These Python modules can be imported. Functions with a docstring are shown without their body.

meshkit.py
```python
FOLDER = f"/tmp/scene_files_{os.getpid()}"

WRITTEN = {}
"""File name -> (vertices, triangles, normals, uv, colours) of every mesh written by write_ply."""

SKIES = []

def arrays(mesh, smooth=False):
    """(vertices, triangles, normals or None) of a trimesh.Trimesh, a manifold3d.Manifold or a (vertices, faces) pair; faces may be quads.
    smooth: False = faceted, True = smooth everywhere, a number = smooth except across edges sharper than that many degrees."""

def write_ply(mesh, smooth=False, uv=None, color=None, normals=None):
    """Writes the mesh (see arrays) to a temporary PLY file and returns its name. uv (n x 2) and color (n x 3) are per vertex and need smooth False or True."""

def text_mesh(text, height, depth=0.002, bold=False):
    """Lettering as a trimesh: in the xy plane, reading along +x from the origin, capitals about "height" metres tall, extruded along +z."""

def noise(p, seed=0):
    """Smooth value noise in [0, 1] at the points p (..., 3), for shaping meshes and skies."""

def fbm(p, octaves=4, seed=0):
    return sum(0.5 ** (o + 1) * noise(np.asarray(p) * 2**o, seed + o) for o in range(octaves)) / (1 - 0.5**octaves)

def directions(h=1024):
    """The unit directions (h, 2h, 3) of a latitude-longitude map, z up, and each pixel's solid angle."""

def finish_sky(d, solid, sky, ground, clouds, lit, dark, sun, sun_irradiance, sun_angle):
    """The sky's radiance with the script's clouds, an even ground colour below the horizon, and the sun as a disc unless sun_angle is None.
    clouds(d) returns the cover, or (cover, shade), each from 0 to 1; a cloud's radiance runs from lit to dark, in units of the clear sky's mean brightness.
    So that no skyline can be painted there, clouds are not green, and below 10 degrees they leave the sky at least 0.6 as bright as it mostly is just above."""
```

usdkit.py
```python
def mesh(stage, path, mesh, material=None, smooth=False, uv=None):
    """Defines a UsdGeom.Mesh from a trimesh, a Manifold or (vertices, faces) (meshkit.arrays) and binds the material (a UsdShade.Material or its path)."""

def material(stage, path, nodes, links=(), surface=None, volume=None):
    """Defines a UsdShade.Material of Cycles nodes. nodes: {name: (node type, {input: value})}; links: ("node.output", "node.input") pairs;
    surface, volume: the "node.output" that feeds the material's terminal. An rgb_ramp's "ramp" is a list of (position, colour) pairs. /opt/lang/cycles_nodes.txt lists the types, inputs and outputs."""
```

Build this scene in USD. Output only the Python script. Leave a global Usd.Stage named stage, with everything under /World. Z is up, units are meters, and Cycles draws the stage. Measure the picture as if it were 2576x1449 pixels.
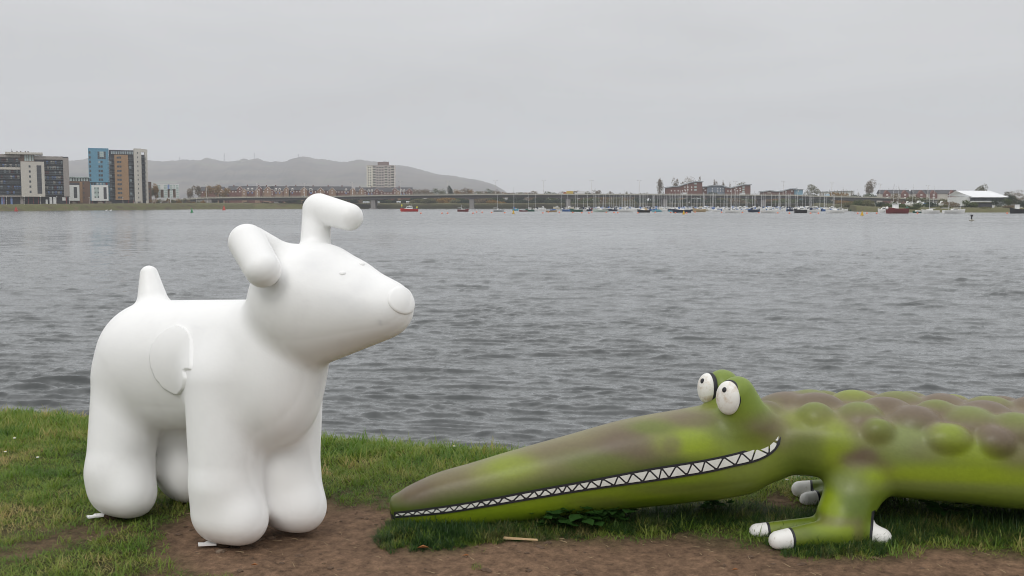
import math, random
import numpy as np, trimesh, usdkit, meshkit
from pxr import Usd, UsdGeom, UsdLux, UsdShade, Sdf, Gf, Vt
rng = np.random.default_rng(7)
random.seed(7)
stage = Usd.Stage.CreateInMemory()
UsdGeom.SetStageUpAxis(stage, 'Z'); UsdGeom.SetStageMetersPerUnit(stage, 1.0)
UsdGeom.Xform.Define(stage, '/World'); UsdGeom.Scope.Define(stage, '/World/Looks')
# ------------------------------------------------------------ camera, sky, sun, exposure
EYE = np.array([0.0, 0.0, 1.65]); FPX = 1005.0; HORIZON = 205.0
PITCH = math.atan((288 - HORIZON) / FPX)
cam = UsdGeom.Camera.Define(stage, '/World/camera')
cam.CreateHorizontalApertureAttr(36.0); cam.CreateVerticalApertureAttr(20.25)
cam.CreateFocalLengthAttr(36.0 * FPX / 1024); cam.CreateClippingRangeAttr(Gf.Vec2f(0.05, 60000))
cam.CreateExposureAttr(0.0)
cam.AddTranslateOp().Set(Gf.Vec3d(*EYE)); cam.AddRotateXOp().Set(90 - math.degrees(PITCH))
WATER = -2.0
def ray(dx, dy):
    "direction (y = 1) through a point of the photograph, in 2576-wide units"
    u, v = dx / 2.515625 - 512, dy / 2.515625 - 288
    d = np.array([u, FPX * math.cos(PITCH) - v * math.sin(PITCH), -FPX * math.sin(PITCH) - v * math.cos(PITCH)])
    return d / d[1]
def P(dx, dy, Y): return EYE + ray(dx, dy) * Y
def G(dx, dy, z=0.0):
    r = ray(dx, dy); return EYE + r * ((z - EYE[2]) / r[2])
def R(d, Y): return d / 2.515625 / FPX * Y
def proj(p):
    p = np.asarray(p, float) - EYE
    c, s = math.cos(PITCH), math.sin(PITCH)
    depth = p[..., 1] * c - p[..., 2] * s
    up = p[..., 1] * s + p[..., 2] * c
    return np.stack([512 + FPX * p[..., 0] / depth, 288 - FPX * up / depth], -1) * 2.515625, depth
# sky: one even overcast layer, three times as bright overhead as at the horizon, over a faint clear sky
SUN_EL, SUN_AZ = math.radians(48), math.radians(205)
def M(name, nodes, links, surface=None, volume=None):
    return usdkit.material(stage, '/World/Looks/' + name, nodes, links, surface=surface, volume=volume)
sky_mat = M('sky_overcast', {
    'tc': ('texture_coordinate', {}), 'xyz': ('separate_xyz', {}),
    'up': ('math', {'math_type': 'maximum', 'value2': 0.0}),
    'grad': ('math', {'math_type': 'multiply_add', 'value2': 2.0, 'value3': 1.0}),
    'map': ('mapping', {'scale': (1.6, 1.6, 9.0), 'rotation': (0.05, 0.03, 0.4)}),
    'n': ('noise_texture', {'scale': 1.5, 'detail': 5.0, 'roughness': 0.55, 'distortion': 0.4}),
    'nr': ('map_range', {'from_min': 0.3, 'from_max': 0.7, 'to_min': 0.92, 'to_max': 1.06, 'clamp': True}),
    'mul': ('math', {'math_type': 'multiply'}),
    'cc': ('vector_math', {'math_type': 'scale', 'vector1': (4.72, 4.74, 4.78)}),
    'sky': ('sky_texture', {'sky_type': 'single_scattering', 'sun_disc': False, 'sun_elevation': SUN_EL, 'sun_rotation': SUN_AZ}),
    'mix': ('mix_color', {'fac': 0.97}),
    'bg': ('background_shader', {'strength': 0.1})},
    [('tc.generated', 'xyz.vector'), ('xyz.z', 'up.value1'), ('up.value', 'grad.value1'), ('tc.generated', 'map.vector'), ('map.vector', 'n.vector'), ('n.fac', 'nr.value'),
     ('grad.value', 'mul.value1'), ('nr.result', 'mul.value2'), ('mul.value', 'cc.scale'), ('sky.color', 'mix.a'), ('cc.vector', 'mix.b'), ('mix.result', 'bg.color')], surface='bg.background')
dome = UsdLux.DomeLight.Define(stage, '/World/sky'); dome.CreateIntensityAttr(1.0)
UsdShade.MaterialBindingAPI.Apply(dome.GetPrim()).Bind(sky_mat)
dome.GetPrim().SetCustomDataByKey('kind', 'structure')
sun = UsdLux.DistantLight.Define(stage, '/World/sun')
sun.CreateIntensityAttr(0.2); sun.CreateAngleAttr(25.0); sun.CreateNormalizeAttr(True); sun.CreateColorAttr(Gf.Vec3f(1.0, 0.97, 0.93))
sun.AddRotateXYZOp().Set(Gf.Vec3f(90 - math.degrees(SUN_EL), 0, 180 - math.degrees(SUN_AZ)))
# ------------------------------------------------------------ naming, parts and materials
_used = {}
def numbered(parent, name):
    k = (parent, name); i = _used.get(k, 0); _used[k] = i + 1
    return f'{parent}/{name}' + (f'_{i:03d}' if i else '')
def tag(prim, label=None, cat=None, group=None, kind=None):
    if label and not 4 <= len(label.split()) <= 16: print('LABEL', len(label.split()), label)
    for k, v in (('label', label), ('category', cat), ('group', group), ('kind', kind)):
        if v: prim.SetCustomDataByKey(k, v)
    return prim
def thing(name, label, cat, loc=(0, 0, 0), group=None, rz=0.0):
    x = UsdGeom.Xform.Define(stage, numbered('/World', name))
    x.AddTranslateOp().Set(Gf.Vec3d(*map(float, loc)))
    if rz: x.AddRotateZOp().Set(float(rz))
    p = x.GetPrim(); tag(p, label, cat, group)
    return p
def part(parent, name, mesh, mat, smooth=False, normals=None, label=None, kind=None, loc=None, colors=None):
    "one Mesh prim under a thing or part; loc is subtracted from the points (a thing's own place)"
    root = str(parent.GetPath()) if parent is not None else '/World'
    if normals is None:
        v, f, n = meshkit.arrays(mesh, smooth)
    else:
        v, f, n = np.asarray(mesh[0]), np.asarray(mesh[1]), np.asarray(normals)
    if loc is not None: v = v - np.asarray(loc)
    m = usdkit.mesh(stage, numbered(root, name), (v, f), mat)
    if n is not None:
        m.CreateNormalsAttr(Vt.Vec3fArray.FromNumpy(np.ascontiguousarray(n, np.float32))); m.SetNormalsInterpolation('vertex')
    if colors is not None:
        UsdGeom.PrimvarsAPI(m).CreatePrimvar('paint', Sdf.ValueTypeNames.Color3fArray, 'vertex').Set(Vt.Vec3fArray.FromNumpy(np.ascontiguousarray(colors, np.float32)))
    p = m.GetPrim()
    if label: p.SetCustomDataByKey('label', label)
    if kind: p.SetCustomDataByKey('kind', kind)
    return p
_plain = {}
def plain(color, rough=0.6, spec=0.3, vary=0.12, scale=3.0, metal=0.0):
    "a paint or surface of one colour with slight mottling"
    key = (tuple(np.round(color, 3)), rough, spec, vary, scale, metal)
    if key not in _plain:
        c = np.array(color, float)
        _plain[key] = M(f'paint_{len(_plain):03d}', {
            'g': ('geometry', {}), 'n': ('noise_texture', {'scale': scale, 'detail': 4.0, 'roughness': 0.6}),
            'r': ('rgb_ramp', {'ramp': [(0.3, tuple(c * (1 - vary))), (0.7, tuple(np.minimum(c * (1 + vary), 0.9)))]}),
            'p': ('principled_bsdf', {'roughness': rough, 'specular_ior_level': spec, 'metallic': metal})},
            [('g.position', 'n.vector'), ('n.fac', 'r.fac'), ('r.color', 'p.base_color')], surface='p.BSDF')
    return _plain[key]
def box(x0, x1, y0, y1, z0, z1):
    b = trimesh.creation.box([x1 - x0, y1 - y0, z1 - z0]); b.apply_translation([(x0 + x1) / 2, (y0 + y1) / 2, (z0 + z1) / 2]); return b
def bar(a, b, r, r2=None, sides=6):
    a, b = np.asarray(a, float), np.asarray(b, float); d = b - a; L = np.linalg.norm(d); d = d / L
    t = np.cross(d, [0, 0, 1.0] if abs(d[2]) < 0.9 else [1.0, 0, 0]); t /= np.linalg.norm(t); u = np.cross(d, t)
    an = np.arange(sides) * 2 * np.pi / sides; ring = np.cos(an)[:, None] * t + np.sin(an)[:, None] * u
    r2 = r if r2 is None else r2
    v = np.vstack([a + ring * r, b + ring * r2, a[None], b[None]])
    f = []
    for i in range(sides):
        j = (i + 1) % sides
        f += [[i, j, sides + j], [i, sides + j, sides + i], [2 * sides, j, i], [2 * sides + 1, sides + i, sides + j]]
    return trimesh.Trimesh(v, f, process=False)
def cat(*ms): return trimesh.util.concatenate(list(ms))
def ball(c, r, n=2):
    m = trimesh.creation.icosphere(n, 1.0); m.apply_scale(r); m.apply_translation(c); return m
def frame_of(n, up=(0, 0, 1.0)):
    n = np.asarray(n, float) / np.linalg.norm(n); t = np.cross(up, n); t /= np.linalg.norm(t)
    return np.stack([t, np.cross(n, t), n], 1)
from shapely.geometry import Polygon, Point
import shapely
from scipy.spatial import Delaunay
def conform(field, poly, lift, inset=0.0, step=4.0, sink=0.003):
    "a raised pad on the surface: the outline (photograph units) is carried on to the solid along the line of sight"
    P0 = Polygon(poly).buffer(0)
    inner = P0.buffer(-inset) if inset else P0
    if inner.is_empty or inner.geom_type != 'Polygon': inner = P0
    def along(ring, s):
        L = ring.length; k = max(int(L / s), 3); return np.array([ring.interpolate(i * L / k).coords[0] for i in range(k)])
    pts = [along(inner.exterior, step)]; lifts = [np.full(len(pts[0]), lift)]
    if inset: pts.append(along(P0.exterior, step)); lifts.append(np.full(len(pts[1]), -sink))
    x0, y0, x1, y1 = inner.bounds
    g = np.stack(np.meshgrid(np.arange(x0, x1, step), np.arange(y0, y1, step)), -1).reshape(-1, 2)
    g = g[shapely.contains_xy(inner.buffer(-step * 0.45), g[:, 0], g[:, 1])]
    if len(g): pts.append(g); lifts.append(np.full(len(g), lift))
    pts = np.vstack(pts); lifts = np.concatenate(lifts)
    t = Delaunay(pts).simplices
    c = pts[t].mean(1); t = t[shapely.contains_xy(P0, c[:, 0], c[:, 1])]
    d = np.array([ray(*q) for q in pts])
    s = march(field, np.tile(EYE, (len(d), 1)), d, scale=0.6)
    ok = ~np.isnan(s).any(1); t = t[ok[t].all(1)]; s[~ok] = 0
    n = grad(field, s.astype(np.float32), 0.004); n /= np.maximum(np.linalg.norm(n, axis=-1, keepdims=True), 1e-6)
    v = s + n * lifts[:, None]
    fn = np.cross(v[t[:, 1]] - v[t[:, 0]], v[t[:, 2]] - v[t[:, 0]])
    flip = (fn * n[t[:, 0]]).sum(-1) < 0
    t[flip] = t[flip][:, ::-1]
    return v, t, n
# ------------------------------------------------------------ smooth solid modelling
def s_ell(p, c, r, M=None):
    q = p - np.asarray(c, np.float32)
    if M is not None: q = q @ np.asarray(M, np.float32)
    r = np.asarray(r, np.float32)
    k0 = np.linalg.norm(q / r, axis=-1); k1 = np.linalg.norm(q / (r * r), axis=-1)
    return k0 * (k0 - 1) / np.maximum(k1, 1e-6)
def s_cone(p, a, b, r1, r2):
    "round cone: the hull of two balls, without a crease"
    a, b = np.asarray(a, np.float64), np.asarray(b, np.float64)
    ba = b - a; l2 = float(ba @ ba); rr = r1 - r2; a2 = l2 - rr * rr
    if a2 <= 1e-9:
        c, r = (a, r1) if r1 > r2 else (b, r2)
        return np.linalg.norm(p - c.astype(np.float32), axis=-1) - r
    L = math.sqrt(l2); u = (ba / L).astype(np.float32); pa = p - a.astype(np.float32)
    y = pa @ u; x = np.sqrt(np.maximum((pa * pa).sum(-1) - y * y, 0))
    sn = rr / L; cs = math.sqrt(1 - sn * sn)
    h = np.clip(y - x * sn / cs, 0, L)                  # centre of the ball that touches nearest
    return np.sqrt(x * x + (y - h) ** 2) - (r1 - (rr / L) * h)
def smin(a, b, k):
    h = np.maximum(k - np.abs(a - b), 0) / k
    return np.minimum(a, b) - h * h * k * 0.25
def smax(a, b, k): return -smin(-a, -b, k)
def grad(f, p, e=0.002):
    g = np.stack([f(p + np.float32(e) * np.eye(3, dtype=np.float32)[i]) - f(p - np.float32(e) * np.eye(3, dtype=np.float32)[i]) for i in range(3)], -1) / (2 * e)
    return g
def net(f, lo, hi, h, steps=4):
    "surface nets of f = 0 in the box, points pulled onto the surface: (vertices, quads->triangles, normals)"
    lo, hi = np.asarray(lo, float), np.asarray(hi, float)
    n = np.ceil((hi - lo) / h).astype(int) + 1
    ax = [(lo[i] + h * np.arange(n[i])).astype(np.float32) for i in range(3)]
    # coarse pass finds the blocks near the surface
    B = 6
    F = np.ones(n, np.float32)
    for i in range(0, n[0], 24):
        g = np.stack(np.meshgrid(ax[0][i:i + 24], ax[1], ax[2], indexing='ij'), -1).reshape(-1, 3)
        F[i:i + 24] = f(g).reshape(-1, n[1], n[2])
    S = F < 0
    c = np.zeros(np.array(n) - 1, np.int8)
    for a, b, d in np.ndindex(2, 2, 2): c += S[a:n[0] - 1 + a, b:n[1] - 1 + b, d:n[2] - 1 + d]
    act = (c > 0) & (c < 8)
    idx = -np.ones(act.shape, int); idx[act] = np.arange(act.sum())
    cells = np.argwhere(act)
    v = (lo + (cells + 0.5) * h).astype(np.float32)
    quads = []
    for k in range(3):
        i, j = (k + 1) % 3, (k + 2) % 3
        s0 = [slice(None)] * 3; s1 = [slice(None)] * 3
        s0[k] = slice(0, -1); s1[k] = slice(1, None)
        diff = S[tuple(s0)] != S[tuple(s1)]
        e = np.argwhere(diff)
        e = e[(e[:, i] > 0) & (e[:, j] > 0) & (e[:, i] < act.shape[i]) & (e[:, j] < act.shape[j])]
        di, dj = np.eye(3, dtype=int)[i], np.eye(3, dtype=int)[j]
        q = np.stack([idx[tuple((e - o).T)] for o in (0 * di, di, di + dj, dj)], 1)
        inside = S[tuple(e.T)]
        q[~inside] = q[~inside][:, ::-1]
        quads.append(q)
    q = np.vstack(quads); q = q[(q >= 0).all(1)]
    t = np.vstack([q[:, [0, 1, 2]], q[:, [0, 2, 3]]])
    for _ in range(steps):
        g = grad(f, v); gg = np.maximum((g * g).sum(-1, keepdims=True), 0.05)
        step = f(v)[:, None] * g / gg
        v = (v - np.clip(step, -h, h)).astype(np.float32)
        # light tangential relaxation
        m = np.zeros_like(v); cnt = np.zeros(len(v), np.float32)
        for a, b in ((0, 1), (1, 2), (2, 3), (3, 0)):
            np.add.at(m, q[:, a], v[q[:, b]]); np.add.at(m, q[:, b], v[q[:, a]])
            np.add.at(cnt, q[:, a], 1); np.add.at(cnt, q[:, b], 1)
        d = m / np.maximum(cnt, 1)[:, None] - v
        nn = g / np.maximum(np.linalg.norm(g, axis=-1, keepdims=True), 1e-6)
        v = (v + 0.5 * (d - (d * nn).sum(-1, keepdims=True) * nn)).astype(np.float32)
    g = grad(f, v); gg = np.maximum((g * g).sum(-1, keepdims=True), 0.05)
    v = (v - np.clip(f(v)[:, None] * g / gg, -h, h)).astype(np.float32)
    g = grad(f, v, 0.004)
    return v, t, g / np.maximum(np.linalg.norm(g, axis=-1, keepdims=True), 1e-6)
def march(f, o, d, far=8.0, n=160, scale=0.7):
    "where rays first meet f = 0 (nan where they do not)"
    o, d = np.atleast_2d(np.asarray(o, np.float32)), np.atleast_2d(np.asarray(d, np.float32))
    d = d / np.linalg.norm(d, axis=-1, keepdims=True)
    t = np.zeros(max(len(o), len(d)), np.float32)
    for _ in range(n):
        t = t + scale * f(o + d * t[:, None])
    p = o + d * t[:, None]
    p[np.abs(f(p)) > 0.01] = np.nan
    return p
# ------------------------------------------------------------ white dog sculpture
def dog_field(p):
    f = s_cone(p, P(396, 902, 5.48), P(655, 898, 5.10), R(148, 5.48), R(146, 5.10))
    f = smin(f, s_cone(p, P(412, 940, 5.46), P(640, 945, 5.12), R(138, 5.48), R(133, 5.12)), 0.05)
    # chest and neck
    f = smin(f, s_ell(p, P(694, 965, 4.95), (R(120, 4.95), R(122, 4.95), R(163, 4.95))), 0.10)
    f = smin(f, s_cone(p, P(690, 900, 5.02), P(745, 790, 4.97), R(122, 5.02), R(112, 4.97)), 0.10)
    # head
    h = s_cone(p, P(774, 762, 4.93), P(980, 775, 4.72), R(149, 4.93), R(60, 4.72))
    h = smin(h, s_cone(p, P(822, 700, 4.92), P(880, 716, 4.85), R(81, 4.92), R(62, 4.85)), 0.06)
    h = smin(h, s_cone(p, P(885, 724, 4.86), P(978, 757, 4.74), R(60, 4.86), R(47, 4.74)), 0.05)
    h = smin(h, s_cone(p, P(800, 800, 4.90), P(960, 790, 4.74), R(112, 4.90), R(62, 4.74)), 0.06)
    f = smin(f, h, 0.05)
    # legs: a tapering column and a low rounded paw
    for top, low, toe, rt, rl, rf, k in (
        ((326, 960, 5.44), (301, 1180, 5.31), (334, 1247, 5.22), 90, 81, 56, 0.07),
        ((480, 1030, 5.66), (474, 1170, 5.59), (490, 1224, 5.52), 84, 80, 54, 0.07),
        ((580, 960, 4.98), (566, 1215, 4.87), (613, 1306, 4.80), 113, 87, 61, 0.08),
        ((714, 1010, 5.16), (724, 1190, 5.07), (760, 1285, 4.99), 97, 80, 60, 0.05)):
        a, b, c = P(*top), P(*low), P(*toe); r = R(rl, low[2]); rz = R(rf, toe[2])
        leg = s_cone(p, a, b, R(rt, top[2]), r)
        heel = np.array([b[0], b[1], r * 0.92])
        leg = smin(leg, s_cone(p, b, heel, r, r * 0.93), 0.03)
        leg = smin(leg, s_cone(p, np.array([b[0], b[1], r * 0.80]), np.array([c[0], c[1], rz * 0.98]), r * 0.70, rz), 0.11)
        f = smin(f, leg, k)
    # tail
    f = smin(f, s_cone(p, P(390, 800, 5.56), P(375, 690, 5.62), R(47, 5.56), R(22, 5.62)), 0.05)
    # far ear: stem, then folded forward
    f = smin(f, s_cone(p, P(793, 640, 5.06), P(797, 530, 5.10), R(39, 5.06), R(35, 5.10)), 0.05)
    e = s_cone(p, P(803, 524, 5.09), P(879, 546, 4.98), R(37.5, 5.09), R(34.5, 4.98))
    f = smin(f, e, 0.02)
    # near ear: stem out of the head, then folded down towards the front
    f = smin(f, s_cone(p, P(735, 655, 4.90), P(640, 602, 4.83), R(30, 4.90), R(32, 4.83)), 0.05)
    e = s_cone(p, P(622, 610, 4.76), P(661, 678, 4.62), R(47, 4.76), R(46, 4.62))
    f = smin(f, e, 0.02)
    # flat soles just above the soil
    return smax(f, -(p[..., 2] + 0.01), 0.03)
# ------------------------------------------------------------ green crocodile sculpture
from scipy.interpolate import PchipInterpolator
_st = [  # x, top, bottom in the photograph, depth of the middle, half width in metres
    (970, 1264, 1302, 5.150, 0.030), (977, 1251, 1316, 5.150, 0.062), (996, 1241, 1322, 5.150, 0.082), (1024, 1226, 1327, 5.150, 0.105), (1099, 1194, 1328, 5.155, 0.128), (1184, 1170, 1326, 5.16, 0.145),
    (1291, 1138, 1318, 5.17, 0.165), (1436, 1099, 1299, 5.19, 0.185), (1583, 1060, 1284, 5.20, 0.20), (1720, 1036, 1271, 5.215, 0.215), (1800, 1024, 1262, 5.225, 0.225), (1895, 1032, 1246, 5.245, 0.235),
    (1955, 1030, 1215, 5.26, 0.25), (2010, 1018, 1194, 5.275, 0.285), (2060, 1016, 1196, 5.285, 0.335), (2150, 1018, 1220, 5.295, 0.39), (2230, 1019, 1241, 5.295, 0.415), (2381, 1024, 1255, 5.28, 0.425), (2576, 1034, 1274, 5.25, 0.425)]
_rows = []
for x, top, bot, Y, hw in _st:
    zt, zb = P(x, top, Y - 0.1 * hw)[2], P(x, bot, Y - 0.30 * hw)[2]
    _rows.append((P(x, 0, Y)[0], Y, hw, (zt + zb) / 2, (zt - zb) / 2))
xe, Ye, hwe, zce, hhe = _rows[-1]
# the part outside the frame: rump and tail
_rows += [(xe + 0.6, Ye - 0.07, 0.42, zce, hhe), (xe + 1.1, Ye - 0.12, 0.36, zce - 0.03, hhe * 0.9), (xe + 1.6, Ye - 0.14, 0.25, zce - 0.10, hhe * 0.7), (xe + 2.3, Ye - 0.10, 0.14, zce - 0.19, hhe * 0.42),
          (xe + 2.9, Ye, 0.06, zce - 0.26, hhe * 0.2), (xe + 3.02, Ye + 0.01, 0.015, zce - 0.27, hhe * 0.06)]
_rows = np.array(_rows)
_fine = np.linspace(_rows[0, 0], _rows[-1, 0], 1500)
_tab = np.stack([PchipInterpolator(_rows[:, 0], _rows[:, k])(_fine) for k in range(1, 5)], 1)
def croc_axis(x):
    return [np.interp(x, _fine, _tab[:, k]) for k in range(4)]
def croc_loft(p):
    x = p[:, 0] + 0.16 * np.clip(p[:, 2] - 0.07, -0.1, 0.1) * np.clip((0.1 - p[:, 0]) / 0.4, 0, 1)
    yc, hw, zc, hh = croc_axis(x)
    n = 2.3 + 0.5 * np.clip((x - 1.2) / 0.5, 0, 1)
    a, b = np.abs(p[:, 1] - yc) / hw, np.abs(p[:, 2] - zc) / hh
    r = (a ** n + b ** n + 1e-9) ** (1 / n)
    f = (r - 1) * np.minimum(hw, hh)
    out = np.maximum(_fine[0] - x, x - _fine[-1])
    return np.where(out > 0, np.maximum(f, 0) + out, f).astype(np.float32)
def croc_leg(p, f, parts, off=(0, 0, 0)):
    for a, b, ra, rb, k in parts:
        f = smin(f, s_cone(p, P(*a) + off, P(*b) + off, R(ra, a[2]), R(rb, b[2])), k)
    return f
NEAR_LEG = [((2152, 1222, 5.02), (2120, 1300, 4.93), 74, 62, 0.06), ((2122, 1305, 4.91), (2110, 1340, 4.87), 60, 46, 0.05),
            ((2120, 1340, 4.85), (1958, 1360, 4.79), 43, 25, 0.04), ((2095, 1330, 4.98), (1904, 1337, 4.98), 36, 20, 0.04), ((2145, 1335, 4.89), (2219, 1352, 4.84), 40, 24, 0.04)]
FAR_LEG = [((2160, 1190, 5.56), (2148, 1235, 5.58), 64, 52, 0.06), ((2150, 1235, 5.60), (2012, 1231, 5.66), 35, 21, 0.04), ((2150, 1247, 5.56), (2031, 1258, 5.53), 33, 20, 0.04), ((2150, 1245, 5.58), (2264, 1263, 5.55), 36, 23, 0.04)]
BUMPS = [(2050, 1040, 46, 1), (2164, 1040, 55, 1), (2209, 1080, 40, 1), (2303, 1050, 66, 0), (2386, 1097, 50, 2), (2445, 1053, 66, 1), (2507, 1106, 50, 0), (2560, 1070, 62, 1),
         (2056, 1014, 64, 0), (2228, 1025, 60, 0), (2357, 1032, 50, 1), (2480, 1034, 64, 0), (1926, 1034, 38, 0)]
BUMP_AT = []
for x, y, r, c in BUMPS:
    q = march(croc_loft, EYE, ray(x, y), scale=0.5)[0]
    if np.isnan(q).any(): continue
    g = grad(croc_loft, q[None])[0]; g /= np.linalg.norm(g)
    BUMP_AT.append((q - 0.012 * g, g, R(r, q[1]) * 1.0, c))
for x, y, r, c in [(1.43, 5.38, .15, 0), (1.30, 5.42, .10, 0), (1.62, 5.40, .12, 1), (1.50, 5.56, .11, 2), (1.86, 5.42, .12, 2), (1.74, 5.58, .11, 1), (2.10, 5.40, .125, 1), (1.98, 5.58, .11, 0), (2.22, 5.56, .11, 1), (2.34, 5.38, .125, 0), (2.46, 5.55, .11, 2), (2.58, 5.36, .12, 1), (2.72, 5.52, .11, 0)] + [
        (xe + 0.18 + 0.24 * i, Ye - 0.06 + dy, .115, (i + j) % 3 % 2) for i in range(5) for j, dy in enumerate((-.27, -.06, .16))]:
    yc, hw, zc, hh = croc_axis(x)
    o = np.array([x, min(max(y, yc - hw * .85), yc + hw * .85), zc + 1.0])
    q = march(croc_loft, o, [0, 0, -1.0], scale=0.5)[0]
    if np.isnan(q).any(): continue
    g = grad(croc_loft, q[None])[0]; g /= np.linalg.norm(g)
    BUMP_AT.append((q - 0.014 * g, g, r, c))
def bump_frame(g):
    t = np.array([1.0, 0, 0]) - g * g[0]; t /= np.linalg.norm(t)
    return np.stack([t, np.cross(g, t), g], 1)
def croc_field(p):
    f = croc_loft(p)
    # eye stalks
    f = smin(f, s_cone(p, P(1885, 1062, 5.12), P(1855, 990, 5.10), R(56, 5.12), R(44, 5.10)), 0.09)
    f = smin(f, s_cone(p, P(1842, 1050, 5.34), P(1818, 971, 5.34), R(48, 5.34), R(42, 5.34)), 0.09)
    near = p[:, 0] > 0.9
    q = p[near]
    if len(q):
        g = f[near]
        g = croc_leg(q, g, NEAR_LEG); g = croc_leg(q, g, FAR_LEG)
        g = croc_leg(q, g, NEAR_LEG, (1.75, -0.12, 0)); g = croc_leg(q, g, FAR_LEG, (1.75, -0.12, 0))
        for c, nrm, r, _ in BUMP_AT:
            m = (np.abs(q - c.astype(np.float32)).max(-1) < r + 0.12)
            if m.any():
                g[m] = smin(g[m], s_ell(q[m], c, (r * (1.0 + 0.12 * math.sin(91 * c[0])), r * (0.82 + 0.10 * math.sin(57 * c[0])), 0.046 + 0.02 * max(nrm[2], 0)), bump_frame(nrm)), 0.036)
        f[near] = g
    return smax(f, -(p[:, 2] + 0.025), 0.02)
# ------------------------------------------------------------ ground
def crest(x):
    "the far edge of the grass, where the bank drops to the water"
    c = np.array([G(*q) for q in ((-900, 960), (0, 1026), (220, 1045), (520, 1070), (815, 1098), (1060, 1113), (1290, 1133), (1750, 1178), (2576, 1232), (3300, 1275))])
    o = np.argsort(c[:, 0])
    return np.interp(x, c[o, 0], c[o, 1])
SOIL = [(410, 1362), (450, 1322), (500, 1285), (640, 1262), (800, 1262), (930, 1280), (985, 1292), (975, 1330), (925, 1368), (1000, 1385), (1100, 1384), (1300, 1360), (1500, 1350), (1650, 1340), (1850, 1316), (1890, 1347),
        (1940, 1386), (2000, 1402), (2100, 1406), (2230, 1392), (2300, 1376), (2400, 1370), (2560, 1380), (2900, 1400), (2900, 1900), (700, 1900), (560, 1480), (450, 1440), (400, 1405)]
_soil = [Polygon([tuple(G(*q)[:2]) for q in poly]).buffer(0) for poly in (SOIL, [(1880, 1238), (1960, 1222), (2040, 1232), (2010, 1268), (1900, 1266)], [(195, 1325), (260, 1315), (330, 1330), (280, 1350), (200, 1345)], [(930, 1215), (1010, 1205), (1000, 1235), (930, 1245)])]
from scipy.ndimage import gaussian_filter, map_coordinates
_gx, _gy = np.arange(-9, 9.001, 0.03), np.arange(1.5, 10.5, 0.03)
_XX, _YY = np.meshgrid(_gx, _gy, indexing='ij')
_m = np.zeros_like(_XX)
for pl in _soil: _m = np.maximum(_m, shapely.contains_xy(pl, _XX.ravel(), _YY.ravel()).reshape(_XX.shape))
_m = gaussian_filter(_m, 3.6)
_n1 = meshkit.fbm(np.stack([_XX * 3.0, _YY * 3.0, 0 * _XX], -1), 4, 3)
_n2 = meshkit.fbm(np.stack([_XX * 1.1, _YY * 1.1, 0 * _XX + 5], -1), 3, 9)
_near = np.clip((6.3 - _YY) / 1.2, 0, 1) * np.clip((1.2 - _XX) / 0.8, 0, 1)      # grass nearer the path is worn thin in places
_m = np.clip(_m + 1.1 * (_n1 - 0.5) + 0.26 * _near * (_n2 - 0.38) * 2.2, 0, 1)
_m = np.clip((_m - 0.2) / 0.65, 0, 1)
def soil_at(x, y):
    x, y = np.broadcast_arrays(np.asarray(x, float), np.asarray(y, float))
    return map_coordinates(_m, [(x.ravel() + 9) / 0.03, (y.ravel() - 1.5) / 0.03], order=1, mode='nearest').reshape(x.shape)
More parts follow.
